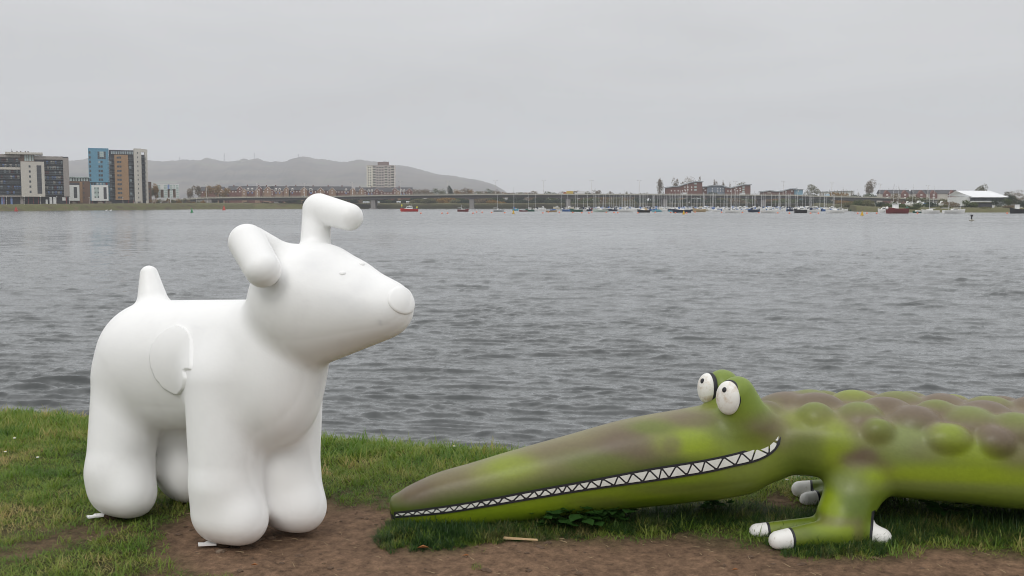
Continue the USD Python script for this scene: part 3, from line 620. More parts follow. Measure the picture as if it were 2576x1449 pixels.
body = trimesh.Trimesh(v, f, process=False)
def shade(m): 
    g = grad(croc_field, np.asarray(m.vertices, np.float32), 0.004); return g / np.maximum(np.linalg.norm(g, axis=-1, keepdims=True), 1e-6)
claws, bands = [], []
TOES = [(t[0], t[1], off, L) for leg in (NEAR_LEG, FAR_LEG) for t, L in zip(leg[-3:], (0.100, 0.092, 0.090)) for off in ((0, 0, 0), (1.75, -0.12, 0))]
rest = body
for a, b, off, L in TOES:
    a, b = P(*a) + off, P(*b) + off
    ax = (b - a) * [1, 1, 0.4]; ax /= np.linalg.norm(ax)
    rel = rest.vertices - b; s_ = rel @ ax; perp = np.linalg.norm(rel - s_[:, None] * ax, axis=1)
    inn = (s_ > -0.17) & (s_ < 0.12) & (perp < 0.115)
    sel = inn[rest.faces].any(1)
    sub = rest.submesh([np.nonzero(sel)[0]], append=True, repair=False); rest2 = rest.submesh([np.nonzero(~sel)[0]], append=True, repair=False)
    cut1, cut2 = b + ax * (0.045 - L), b + ax * (0.045 - L - 0.013)
    claw = trimesh.intersections.slice_mesh_plane(sub, ax, cut1)
    band = trimesh.intersections.slice_mesh_plane(trimesh.intersections.slice_mesh_plane(sub, -ax, cut1), ax, cut2)
    keep = trimesh.intersections.slice_mesh_plane(sub, -ax, cut2)
    big = lambda m: max(m.split(only_watertight=False), key=lambda c: len(c.faces)) if len(m.faces) else m
    for m in (claw, band): m.merge_vertices()
    claws.append(big(claw)); bands.append(big(band))
    rest = trimesh.util.concatenate([rest2, keep])
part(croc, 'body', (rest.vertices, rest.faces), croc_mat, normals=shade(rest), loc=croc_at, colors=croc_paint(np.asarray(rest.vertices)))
for cl, bd in zip(claws, bands):
    if len(cl.faces): part(croc, 'claw', (cl.vertices, cl.faces), claw_mat, normals=shade(cl), loc=croc_at)
    if len(bd.faces): part(croc, 'claw_line', (bd.vertices, bd.faces), black_mat, normals=shade(bd), loc=croc_at)
# grin: a black band, white teeth on it
U = np.array([(989, 1289.3), (1096.5, 1276.7), (1238.6, 1253.6), (1342, 1233.6), (1484, 1208), (1630, 1180.6), (1785, 1155), (1861, 1138), (1907, 1123), (1938, 1104), (1953, 1090.4), (1959, 1087.7)])
Lw = np.array([(989, 1300.8), (1096.5, 1292), (1238.6, 1271), (1342, 1253.6), (1484, 1230.6), (1630, 1210.6), (1785, 1186), (1842, 1173), (1899.6, 1159.5), (1942, 1138.4), (1959, 1117), (1962, 1100)])
fu, fl = PchipInterpolator(U[:, 0], U[:, 1]), PchipInterpolator(Lw[:, 0], Lw[:, 1])
tx = np.linspace(992, 1958, 150)
outline = [(x, float(fu(x)) - 2) for x in tx] + [(1961, 1087), (1965, 1100), (1961.5, 1118)] + [(x, float(fl(x)) + 2.2) for x in tx[::-1] if x < 1957]
mirror = lambda q: np.stack([q[:, 0], 2 * croc_axis(q[:, 0])[0] - q[:, 1], q[:, 2]], 1)
grin = []
v, f, nn = conform(croc_loft, outline, 0.0035, step=4.5)
part(croc, 'mouth_band', (v, f), black_mat, normals=nn, loc=croc_at)
part(croc, 'mouth_band', (mirror(v), f[:, ::-1]), black_mat, smooth=True, loc=croc_at)
ux = [998, 1028, 1048.4, 1072, 1098.7, 1131, 1155.5, 1185.5, 1210, 1239, 1266, 1308.7, 1344, 1371, 1403, 1425.4, 1456.5, 1486, 1515.4, 1555, 1590.5, 1633, 1664, 1701, 1740.8, 1773, 1820, 1864.5, 1901, 1935]
lx = [1013, 1039.8, 1063.4, 1088, 1113.7, 1142.6, 1169.4, 1197.3, 1225, 1254, 1289.4, 1323.6, 1355.8, 1390, 1415, 1439, 1472.7, 1508, 1545, 1577, 1617, 1657, 1683, 1727.5, 1764, 1802.6, 1849.7, 1889.5, 1934]
polys = []
pu = lambda x: (x, float(fu(x)) + 1.6); pl_ = lambda x: (x, float(fl(x)) - 1.8)
for i in range(len(lx)):
    a, b, c = ux[i], ux[i + 1], lx[i]
    polys.append([pu(a), pu((a + b) / 2), pu(b), pl_(c)])
    c0 = 993 if i == 0 else lx[i - 1]
    polys.append([pl_(c0), pu(a), pl_(c), pl_((c0 + c) / 2)])
polys.append([pl_(1934), (1935, 1106), (1957, 1115), (1950, 1128)])
polys.append([(1935, 1104.5), (1945, 1096), (1955, 1090), (1959, 1091), (1960, 1100), (1958.5, 1113)])
for q in polys:
    pg = Polygon(q).buffer(0)
    w = 1.5 if pg.centroid.x < 1200 else 2.0
    pg = pg.buffer(-w, join_style=2)
    if pg.is_empty or pg.geom_type != 'Polygon' or pg.area < 4: continue
    v, f, nn = conform(croc_loft, list(pg.exterior.coords)[:-1], 0.0065, step=5.0)
    if len(f):
        part(croc, 'tooth', (v, f), tooth_mat, normals=nn, loc=croc_at)
        part(croc, 'tooth', (mirror(v), f[:, ::-1]), tooth_mat, smooth=True, loc=croc_at)
# the band goes round the tip of the snout
c0 = np.array([P(1012, 1290, 5.15)[0], croc_axis(P(1012, 1290, 5.15)[0])[0], 0])
zu, zl = P(992, 1289, 5.12)[2], P(992, 1302, 5.12)[2]
an = np.linspace(-1.15, 1.15, 25); V = []
for z in np.linspace(zl, zu, 5):
    o = np.tile([c0[0], c0[1], z], (len(an), 1)); d = np.stack([-np.cos(an), np.sin(an), 0 * an], 1)
    V.append(march(croc_loft, o + d * 0.35, -d, scale=0.5) + d * 0.0035)
V = np.array(V)
if not np.isnan(V).any():
    i = np.arange(125).reshape(5, 25); qd = np.stack([i[:-1, :-1], i[1:, :-1], i[1:, 1:], i[:-1, 1:]], -1).reshape(-1, 4)
    part(croc, 'mouth_band', (V.reshape(-1, 3), np.vstack([qd[:, [0, 2, 1]], qd[:, [0, 3, 2]]])), black_mat, smooth=True, loc=croc_at)
# eyes
eye_mat = M('eye_white', {'g': ('geometry', {}), 'n': ('noise_texture', {'scale': 9.0, 'detail': 6.0, 'roughness': 0.7}), 'r': ('rgb_ramp', {'ramp': [(0.33, (0.55, 0.46, 0.36)), (0.47, (0.76, 0.75, 0.71))]}), 'p': ('principled_bsdf', {'roughness': 0.35})},
            [('g.position', 'n.vector'), ('n.fac', 'r.fac'), ('r.color', 'p.base_color')], surface='p.BSDF')
for (x, y, Y), nrm, rx, rz, (px, py), pr in (((1832, 1001, 5.058), (-.74, -.67, .02), .068, R(43.5, 5.05), (1822, 980.5), 6.2), ((1779, 977, 5.315), (-.95, -.30, .03), .066, R(39, 5.3), (1766.5, 958), 6.0)):
    c = P(x, y, Y); Mx = frame_of(nrm)
    e = trimesh.creation.icosphere(4, 1.0); e.apply_scale([rx, rz, 0.048]); e.apply_transform(np.block([[Mx, c[:, None]], [np.zeros((1, 3)), 1]]))
    part(croc, 'eyeball', e, eye_mat, smooth=True, loc=croc_at)
    o = trimesh.creation.icosphere(4, 1.0); o.apply_scale([rx * 1.07, rz * 1.055, 0.034]); o.apply_transform(np.block([[Mx, (c - 0.016 * Mx[:, 2])[:, None]], [np.zeros((1, 3)), 1]]))
    part(croc, 'eye_outline', o, black_mat, smooth=True, loc=croc_at)
    ef = lambda p, c=c, Mx=Mx, rx=rx, rz=rz: s_ell(p, c, (rx, rz, 0.048), Mx)
    h = march(ef, EYE, ray(px, py), scale=0.8)[0]; g = grad(ef, h[None].astype(np.float32))[0]
    pu_ = trimesh.creation.icosphere(3, 1.0); pu_.apply_scale([R(pr, Y), R(pr * 1.12, Y), 0.006]); pu_.apply_transform(np.block([[frame_of(g), h[:, None]], [np.zeros((1, 3)), 1]]))
    part(croc, 'pupil', pu_, black_mat, smooth=True, loc=croc_at)
LANDMARKS = [(40, 'red can buoy by the left bank'), (88, 'white slab on stilts'), (205, 'low brown block'), (265, 'blue wing of the tower'), (330, 'tan wing of the tower'), (365, 'white slab of the tower'), (423, 'white pavilion'), (482, 'green buoy'), (545, 'tallest orange tree'), (563, 'red buoy by the dark span'), (627, 'twin dormers'), (699, 'first bridge pier'), (790, 'folded dog ear'), (880, 'drooping ear tip'), (942, 'second bridge pier'), (980, 'tower block'), (1030, 'red boat'), (1090, 'orange trees'), (1132, 'pointed conifer'), (1186, 'middle pier'), (1254, 'lone grey sailing boat'), (1292, 'leftmost yellow buoy'), (1330, 'dark car'), (1386, 'round dark tree'), (1430, 'orange lorry'), (1485, 'grey car'), (1512, 'big pale green boat'), (1576, 'small poplars'), (1620, 'black hull'), (1660, 'double crowned poplar'), (1716, 'long navy boat'), (1740, 'tall bare tree'), (1792, 'blue grey building'), (1842, 'tallest white mast'), (1884, 'second brick peak'), (1935, 'longest white hull'), (1965, 'zigzag brick roof'), (2010, 'pale blue building'), (2039, 'round olive tree'), (2082, 'pale blue van'), (2102, 'last long white boat'), (2140, 'white warehouse end'), (2168, 'rightmost yellow buoy'), (2184, 'tall brown tree'), (2215, 'first brick gable'), (2257, 'dark red fishing boat'), (2313, 'middle gabled house'), (2341, 'white boat off the shore'), (2400, 'two masted boat'), (2440, 'boathouse side wall'), (2482, 'middle of the boathouse'), (2535, 'right end of the boathouse'), (2570, 'right edge fishing boat')]
def where(d):
    k = min(range(len(LANDMARKS)), key=lambda i: abs(LANDMARKS[i][0] - d)); q, w_ = LANDMARKS[k]
    return ('in line with the ' if abs(q - d) < 6 else 'right of the ' if d > q else 'left of the ') + w_
TONE = {'dark': 'dark', 'green': 'green', 'olive': 'olive', 'brown': 'brown', 'orange': 'orange', 'bare': 'bare'}
# ------------------------------------------------------------ far shore: land, hill
def X_at(dx, Y): return float(P(dx, 516, Y)[0])
def Z_at(dy, Y): return float(P(1288, dy, Y)[2])
_cd = np.array([-1500, 0, 200, 374, 455, 500, 560, 640, 1000, 1500, 2040, 2105, 2150, 2250, 2700, 4000])
_cy = np.array([590, 603, 676, 772, 824, 850, 885, 950, 990, 985, 975, 800, 560, 500, 490, 470])
def coast(d): return np.interp(d, _cd, _cy)
_th = np.array([0.0, 560, 2060, 2200, 2576]); _tz = np.array([2.0, 3.6, 3.4, 0.6, 0.2])
ds = np.concatenate([np.linspace(-2600, -60, 40), np.linspace(-50, 2640, 520), np.linspace(2660, 5200, 40)])
off = np.array([-6, 0, 2, 5, 9, 15, 22, 40, 80, 160, 320, 640, 1200, 2400, 7000.0])
hgt = np.array([-3.0, -2.05, -1.6, -0.6, 0.4, 0.85, 1.0, 1.0, 1.0, 1.0, 1.0, 1.0, 1.0, 1.0, 1.0])
D_, O_ = np.meshgrid(ds, off, indexing='ij')
Yl = coast(D_) + O_ + 3 * (meshkit.fbm(np.stack([D_ * .05, O_ * 0, O_ * 0], -1), 3, 8) - .5)
base = np.interp(D_, _th, _tz)
up = np.clip((np.interp(O_, off, hgt) + 2.0) / 3.0, -0.4, 1)
Zl = WATER + up * (base + 2.0) + np.where(O_ > 3, 0.7 * (meshkit.fbm(np.stack([D_ * .2, O_ * .2, 0 * O_], -1), 3, 4) - .5), 0)
Xl = (D_ / 2.515625 - 512) / (FPX / math.cos(PITCH)) * Yl * 1.0
n, m = D_.shape; i = np.arange(n * m).reshape(n, m); q = np.stack([i[:-1, :-1], i[1:, :-1], i[1:, 1:], i[:-1, 1:]], -1).reshape(-1, 4)
def mottled(name, stops, scale, rough=0.9, detail=6.0, stretch=(1, 1, 1), bump=0.0, bscale=1.0):
    nd = {'g': ('geometry', {}), 'mp': ('mapping', {'scale': stretch}), 'n': ('noise_texture', {'scale': scale, 'detail': detail, 'roughness': 0.65}), 'r': ('rgb_ramp', {'ramp': stops}), 'p': ('principled_bsdf', {'roughness': rough, 'specular_ior_level': 0.2})}
    lk = [('g.position', 'mp.vector'), ('mp.vector', 'n.vector'), ('n.fac', 'r.fac'), ('r.color', 'p.base_color')]
    return M(name, nd, lk, surface='p.BSDF')
shore_mat = mottled('shore_grass', [(0.3, (0.06, 0.048, 0.03)), (0.42, (0.095, 0.082, 0.038)), (0.55, (0.095, 0.098, 0.035)), (0.66, (0.12, 0.09, 0.05)), (0.8, (0.07, 0.05, 0.032))], 0.10, stretch=(1, 1, 3))
tag(part(None, 'shore', (np.stack([Xl, Yl, Zl], -1).reshape(-1, 3), np.vstack([q[:, [0, 1, 2]], q[:, [0, 2, 3]]])), shore_mat, smooth=True), 'low grassy far shore of the bay', 'shore', kind='structure')
HILL = [(-900, 425), (-300, 412), (0, 406), (176, 404.5), (226, 405), (374, 405), (438, 408.8), (516, 408), (531.5, 401.5), (548, 406), (582, 408), (605.7, 406), (622.6, 400.5), (632.7, 406), (661, 405), (692, 408.8), (734, 406), (751, 399), (763, 397), (793, 402), (822, 407), (843, 408.8), (881, 410), (894, 407), (918, 404.5), (945, 407), (995, 417), (1029, 420.6), (1063, 428), (1088, 435), (1124, 443), (1164, 450), (1198, 455), (1228, 461), (1245, 466), (1259, 475), (1290, 492), (1340, 503)]
HX, HZ = np.array(HILL).T
hd = np.arange(-900, 1341, 2.5)
hy = np.array([2500, 2700, 2950, 3200, 3450, 3700, 3900, 4100, 4400, 4700]) * 1.65
hk = np.array([0.0, 0.16, 0.36, 0.56, 0.75, 0.90, 0.975, 1.0, 0.9, 0.6])
HD, HY = np.meshgrid(hd, hy, indexing='ij')
HR = 4100 * 1.65
HH = PchipInterpolator(HX, HZ)(hd)
ztop = np.array([Z_at(z, HR) for z in HH])[:, None]
hn = meshkit.fbm(np.stack([HD * 0.02, HY * 0.0025, 0 * HD], -1), 4, 12) - 0.5
hz = 3.0 + np.interp(HY, hy, hk) * (ztop - 3.0) * (1 + 0.15 * hn * (HY < 3950 * 1.65)) + 9 * (meshkit.fbm(np.stack([HD * 0.5, HY * 0.012, 0 * HD], -1), 3, 6) - .5) * (HY > 2600 * 1.65)
hxx = (HD / 2.515625 - 512) / (FPX / math.cos(PITCH)) * (HR - 0.75 * (HR - HY))
n, m = HD.shape; i = np.arange(n * m).reshape(n, m); q = np.stack([i[:-1, :-1], i[1:, :-1], i[1:, 1:], i[:-1, 1:]], -1).reshape(-1, 4)
hill_mat = mottled('hill_woods', [(0.32, (0.018, 0.018, 0.014)), (0.45, (0.055, 0.046, 0.036)), (0.55, (0.10, 0.075, 0.055)), (0.63, (0.08, 0.09, 0.05)), (0.72, (0.20, 0.20, 0.14))], 0.005, detail=8.0, stretch=(1, 1, 2))
tag(part(None, 'hill', (np.stack([hxx, HY, hz], -1).reshape(-1, 3), np.vstack([q[:, [0, 1, 2]], q[:, [0, 2, 3]]])), hill_mat, smooth=True), 'long wooded hill fading into mist', 'hill', kind='structure')
def ridge_z(d): return float(np.interp(d, hd, ztop[:, 0]))
steel = plain((0.22, 0.23, 0.24), 0.5, 0.4)
for d, t, w in ((455, 398, 'leftmost and faintest of those on the hill'), (567, 389, 'left of the tallest one on the hill'), (643, 388, 'tallest of those on the hill'), (753, 391, 'beside the highest knoll of the hill')):
    x = (d / 2.515625 - 512) / (FPX / math.cos(PITCH)) * HR; z0 = ridge_z(d) - 4; z1 = Z_at(t - 4, HR)
    th = thing('pylon', 'thin grey lattice pylon, ' + w, 'pylon', (x, HR, z0), 'pylons on the hill')
    h = z1 - z0
    for sx in (-1, 1):
        for sy in (-1, 1): part(th, 'leg', bar((sx * 3, sy * 3, 0), (sx * .5, sy * .5, h), .6, .4, 4), steel)
    for k, zz in enumerate((.66, .78, .9)): part(th, 'crossarm', bar((-6 + k, 0, h * zz), (6 - k, 0, h * zz), .55, sides=4), steel)
# ------------------------------------------------------------ haze
haze = M('haze_air', {'v': ('principled_volume', {'color': (0.86, 0.88, 0.92), 'density': 0.000125, 'anisotropy': 0.3})}, [], volume='v.volume')
tag(part(None, 'haze', box(-7500, 7500, -120, 8200, WATER - 1.6, 480), haze), 'thin grey mist over the bay', 'haze', kind='stuff')
# ------------------------------------------------------------ buildings
glass_m = plain((0.05, 0.06, 0.07), 0.15, 0.6, 0.4, 0.4)
glass_l = plain((0.30, 0.36, 0.38), 0.2, 0.6, 0.3, 0.4)
pale_glass = plain((0.42, 0.50, 0.48), 0.25, 0.5, 0.25, 0.5)
cream, white_p, stone = plain((0.52, 0.49, 0.44), 0.75), plain((0.68, 0.69, 0.68), 0.6), plain((0.30, 0.27, 0.25), 0.8)
blue_p, tan_p, dark_p, brown_p = plain((0.11, 0.27, 0.38), 0.6, vary=.06), plain((0.32, 0.20, 0.11), 0.8), plain((0.065, 0.065, 0.075), 0.6), plain((0.16, 0.10, 0.07), 0.8)
rail_m, red_post, bluepanel = plain((0.09, 0.11, 0.12), 0.4, .5), plain((0.25, 0.05, 0.05), 0.6), plain((0.18, 0.26, 0.48), 0.5)
red_panel = plain((0.17, 0.05, 0.045), 0.6)
class B:
    "a building whose front, Y metres off, is turned to the bay; measures are given in the photograph's units"
    def __init__(s, name, label, cat_, Y, d0, group=None):
        s.th = math.atan((d0 / 2.515625 - 512) / (FPX / math.cos(PITCH))); s.D = Y / math.cos(s.th)
        s.o = np.array([X_at(d0, Y), Y, Z_at(515, Y)]); s.t = thing(name, label, cat_, s.o, group, rz=-math.degrees(s.th))
    def lx(s, d):
        return s.D * math.tan(math.atan((d / 2.515625 - 512) / (FPX / math.cos(PITCH))) - s.th)
    def lz(s, dy): return Z_at(dy, s.o[1]) - s.o[2]
    def b(s, name, x0, x1, y0, y1, mat, f=0.0, depth=12.0, parent=None, label=None):
        "x0..x1, y0 (top) .. y1 (bottom); f metres in front of the facade, depth backwards"
        return part(parent or s.t, name, box(s.lx(x0), s.lx(x1), -f, depth, s.lz(y1), s.lz(y0)), mat, label=label)
    def win(s, x0, x1, y0, y1, mat=None, f=0.06, parent=None, frame=True):
        return s.b('window', x0, x1, y0, y1, mat or glass_m, f=f, depth=0.4, parent=parent)
k_ = lambda px: px * .16872
ky = lambda py: 326 + py * .16872
Y = 690
# --- long apartment block at the left edge
a = B('apartment_block', 'long grey apartment block with dark glazed balconies and a white slab on red stilts', 'apartment block', Y, 88)
rnd = np.random.default_rng(5)
a.b('wall', -60, 176, 393, 495, dark_p, f=0.0, depth=16)
a.b('roof_band', -60, k_(330), 389, 397, stone, f=1.6, depth=18); a.b('roof_band', k_(540), k_(960), 392.5, 401, stone, f=1.6, depth=18)
a.b('end_wall', k_(960), k_(1045), 396, 494, stone, f=1.61, depth=17.6)
a.b('floor_slab', -60, k_(325), 421.5, 427.5, cream, f=1.5, depth=3)
a.b('floor_slab', -60, k_(345), 491.5, 495.5, stone, f=1.5, depth=14)
a.b('white_slab', k_(330), k_(680), 407, 494.8, cream, f=3.0, depth=14)
a.b('slab_slot', k_(567), k_(636), 416, 487.5, dark_p, f=3.05, depth=.5)
for yy in (535, 610, 685, 760, 835, 912): a.win(k_(450), k_(478), ky(yy), ky(yy + 34), f=3.06)
for r_ in range(6): a.b('slot_rail', k_(567), k_(636), ky(585 + r_ * 66), ky(592 + r_ * 66), rail_m, f=3.15, depth=.3)
a.b('penthouse', k_(300), k_(540), ky(372), ky(480), brown_p, f=0.8, depth=10); 
for q0 in (392, 425, 462, 500): a.win(k_(q0), k_(q0 + 28), ky(380), ky(470), pale_glass, f=0.9)
a.b('canopy_roof', k_(108), k_(665), ky(343), ky(373), cream, f=3.5, depth=16)
for q0 in (200, 275, 330, 400, 440): a.b('roof_plant', k_(q0), k_(q0 + 18), ky(318), ky(343), stone, f=-4, depth=4)
a.b('antenna', k_(204), k_(207), ky(292), ky(345), rail_m, f=-3, depth=.4)
for x0, x1, ys_ in ((-330, 330, (440, 520, 610, 690, 765, 840, 920)), (682, 958, (462, 545, 620, 695, 770, 845, 920))):
    for yy in ys_:
        xx = x0
        while xx < x1 - 20:
            w = rnd.choice([22, 26, 30, 36]); xe_ = min(xx + w, x1 - 4)
            a.win(k_(xx), k_(xe_), ky(yy), ky(yy + 42), [glass_m, glass_m, glass_l, bluepanel, red_panel, glass_m, cream][rnd.integers(7)], f=0.08); xx += w + rnd.choice([4, 6, 12])
        a.b('balcony', k_(x0), k_(x1), ky(yy + 46), ky(yy + 52), rail_m, f=1.4, depth=1.3)
        a.b('balcony_rail', k_(x0), k_(x1), ky(yy + 18), ky(yy + 23), rail_m, f=1.4, depth=.12)
for x0, x1, mt in ((-200, -150, bluepanel), (20, 75, bluepanel), (160, 190, bluepanel), (305, 355, stone), (682, 716, white_p), (742, 780, white_p), (797, 836, white_p), (932, 985, white_p)): a.b('ground_floor_panel', k_(x0), k_(x1), ky(1005 if x0 != 682 else 1042), ky(1120 if x0 < 900 else 1058), mt, f=0.4, depth=1)
a.b('ground_floor', -60, 174, 495.5, 516, dark_p, f=-2.0, depth=10)
for x in (-150, 60, 425, 505, 575, 990): a.b('stilt', k_(x - 4), k_(x + 4), 495, 516, red_post, f=1.4, depth=.8)
# --- low brown block between
b = B('apartment_block', 'low brown apartment block with a glazed top floor and a white framed bay', 'apartment block', 742, 205)
b.b('wall', k_(1045), k_(1352), ky(770), 515.5, brown_p, depth=14); b.b('penthouse', k_(1050), k_(1345), ky(712), ky(770), glass_m, f=-1, depth=10); b.b('roof', k_(1046), k_(1350), ky(704), ky(716), pale_glass, f=0.3, depth=12)
for q0 in range(1060, 1340, 40): b.win(k_(q0), k_(q0 + 24), ky(722), ky(768), pale_glass, f=-0.9)
b.b('white_bay', k_(1040), k_(1192), ky(828), ky(1062), white_p, f=2.5, depth=4); b.b('bay_window', k_(1108), k_(1156), ky(858), ky(1020), dark_p, f=2.56, depth=.4)
for yy in (885, 950): b.b('bay_mullion', k_(1108), k_(1156), ky(yy), ky(yy + 6), rail_m, f=2.6, depth=.2)
b.b('bay_top', k_(1052), k_(1195), ky(797), ky(828), dark_p, f=1.5, depth=3); b.b('tan_strip', k_(1198), k_(1236), ky(780), ky(1090), tan_p, f=0.3, depth=2)
for yy in (790, 860, 930, 1000): b.win(k_(1250), k_(1266), ky(yy), ky(yy + 26))
for x in (950, 1030, 1090, 1175): b.b('stilt', k_(x - 4), k_(x + 4), ky(1060), 515.5, red_post, f=1.8, depth=.7)
# --- tower in three colours
c = B('apartment_tower', 'tall apartment tower in blue, tan and white slabs with dark balcony recesses', 'apartment tower', 795, 300)
c.b('core', k_(1648), k_(2012), ky(302), 515, dark_p, f=-2, depth=14)
c.b('blue_wing', k_(1340), k_(1642), ky(282), ky(785), blue_p, f=0.5, depth=16); c.b('blue_base', k_(1346), k_(1648), ky(785), ky(1062), blue_p, f=-0.8, depth=14)
c.b('white_bay', k_(1372), k_(1622), ky(830), ky(1062), white_p, f=2.2, depth=4); c.b('bay_window', k_(1552), k_(1597), ky(860), ky(1035), dark_p, f=2.26, depth=.4); c.b('bay_panel', k_(1415), k_(1482), ky(860), ky(1020), pale_glass, f=2.26, depth=.4)
for yy in (868, 930, 995):
    for xx in (1417, 1466): c.win(k_(xx), k_(xx + 14), ky(yy), ky(yy + 24), f=2.32)
for xx in (1365, 1410, 1450, 1500, 1545, 1585): c.win(k_(xx), k_(xx + 28), ky(795), ky(826), [glass_l, red_panel, glass_m][rnd.integers(3)], f=0.0)
for yy in (330, 402, 470, 537, 603, 668, 732): c.win(k_(1350), k_(1376), ky(yy), ky(yy + 36), f=.58)
for yy in (470, 537, 603, 668, 732):
    c.win(k_(1487), k_(1514), ky(yy), ky(yy + 34), [glass_m, glass_l][yy == 470], f=.58); c.win(k_(1520), k_(1551), ky(yy), ky(yy + 34), f=.58)
for i_ in range(4):
    for j_ in range(4): c.win(k_(1480 + i_ * 31), k_(1508 + i_ * 31), ky(332 + j_ * 28), ky(357 + j_ * 28), pale_glass if i_ in (1, 2) and j_ < 3 else glass_m, f=.58)
c.b('tan_wing', k_(1726), k_(1932), ky(376), ky(1050), tan_p, f=0.6, depth=6)
for yy in (402, 468, 535, 600, 667, 733, 800, 866, 930, 997): c.win(k_(1762), k_(1796), ky(yy), ky(yy + 30), f=.68); c.win(k_(1800), k_(1828), ky(yy), ky(yy + 30), f=.68)
for j_, yy in enumerate(range(430, 1060, 66)):
    for x0, x1 in ((1622, 1722), (1918, 2014)):
        c.b('balcony', k_(x0), k_(x1), ky(yy + 22), ky(yy + 29), rail_m, f=0.55, depth=2.3); c.b('balcony_rail', k_(x0), k_(x1), ky(yy), ky(yy + 5), rail_m, f=0.55, depth=.1)
        c.win(k_(x0 + 24), k_(x0 + 60), ky(yy - 24), ky(yy + 20), glass_l if (j_ + x0) % 3 == 0 else glass_m, f=-1.9)
for xx in range(1680, 1990, 34): c.win(k_(xx), k_(xx + 22), ky(325), ky(365), glass_l, f=-1.85)
c.b('white_slab', k_(2015), k_(2128), ky(278), 515, cream, f=1.5, depth=16); c.b('white_slab', k_(2178), k_(2218), ky(290), 515, cream, f=1.5, depth=16); c.b('slab_top', k_(2128), k_(2178), ky(284), ky(328), cream, f=1.5, depth=4)
c.b('slot_wall', k_(2128), k_(2178), ky(370), 515, dark_p, f=0.2, depth=8)
for yy in range(432, 1060, 67): c.b('balcony', k_(2124), k_(2190), ky(yy), ky(yy + 8), rail_m, f=2.4, depth=2.2); c.b('balcony_rail', k_(2124), k_(2190), ky(yy - 20), ky(yy - 15), rail_m, f=2.4, depth=.1)
for yy in range(330, 1030, 67): c.win(k_(2066), k_(2078), ky(yy), ky(yy + 26), f=1.58)
c.b('door', k_(2055), k_(2085), ky(1072), 515, dark_p, f=1.56, depth=.3)
c.b('ground_floor', k_(1350), k_(2012), ky(1050), 515.2, dark_p, f=-1.4, depth=8)
for x in (1385, 1465, 1540, 1610, 1920, 1996): c.b('stilt', k_(x - 4), k_(x + 4), ky(1055), 515, red_post, f=1.0, depth=.7)
# --- brown slice behind the tower, white glazed pavilion
e = B('apartment_block', 'narrow brown block just behind the right edge of the tall tower', 'apartment block', 825, 378); e.b('wall', 370, k_(2265), ky(780), 514, brown_p, depth=12)
for yy in (800, 870, 940, 1000): e.win(k_(2224), k_(2240), ky(yy), ky(yy + 30))
w = B('glass_pavilion', 'white gridded pavilion with pale glazed panels beside the bridge end', 'pavilion', 870, 423)
kx2 = lambda px: 388.07 + px * .16872
ky2 = lambda py: 372.5 + py * .16872
for x0, x1, y0, y1 in ((45, 100, 540, 735), (100, 145, 540, 620), (145, 205, 540, 735), (205, 235, 545, 612), (235, 375, 540, 612), (235, 285, 630, 738), (325, 375, 612, 738)):
    w.b('wall', kx2(x0), kx2(x1), ky2(y0), ky2(y1), bluepanel if x0 == 205 else white_p, depth=8)
w.b('entrance', kx2(100), kx2(325), ky2(605), ky2(738), brown_p, f=-1.5, depth=5)
for x0, x1 in ((48, 98), (148, 203), (240, 280), (290, 323), (330, 372)):
    for y0 in range(545, 735, 33):
        if (x0 in (290,) and y0 > 580): continue
        w.b('pane', kx2(x0 + 2), kx2(x1 - 2), ky2(y0 + 4), ky2(y0 + 29), pale_glass, f=.08, depth=.3)
# --- brick terraces behind the bridge
brick = [plain((0.165, 0.075, 0.058), 0.85), plain((0.27, 0.175, 0.12), 0.85)]
slate, barge = plain((0.075, 0.073, 0.078), 0.8), plain((0.62, 0.58, 0.55), 0.6)
def prism_x(x0, x1, y0, y1, z0, z1):
    "pitched roof, ridge along x"
    v = np.array([[x0, y0, z0], [x1, y0, z0], [x1, y1, z0], [x0, y1, z0], [x0, (y0 + y1) / 2, z1], [x1, (y0 + y1) / 2, z1]])
    return trimesh.Trimesh(v, [[0, 1, 5], [0, 5, 4], [2, 3, 4], [2, 4, 5], [1, 2, 5], [3, 0, 4], [0, 3, 2], [0, 2, 1]], process=False)
def gable(x0, x1, y0, y1, z0, zt):
    "gabled bay facing the viewer: wall pentagon extruded back"
    xm = (x0 + x1) / 2; ze = zt - (x1 - x0) * 0.45
    return trimesh.Trimesh(np.array([[x, y, z] for y in (y0, y1) for x, z in ((x0, z0), (x1, z0), (x1, ze), (xm, zt), (x0, ze))]),
        [[0, 1, 2], [0, 2, 4], [4, 2, 3], [5, 7, 6], [5, 9, 7], [9, 8, 7], [1, 6, 7], [1, 7, 2], [2, 7, 8], [2, 8, 3], [3, 8, 9], [3, 9, 4], [4, 9, 5], [4, 5, 0]], process=False), ze
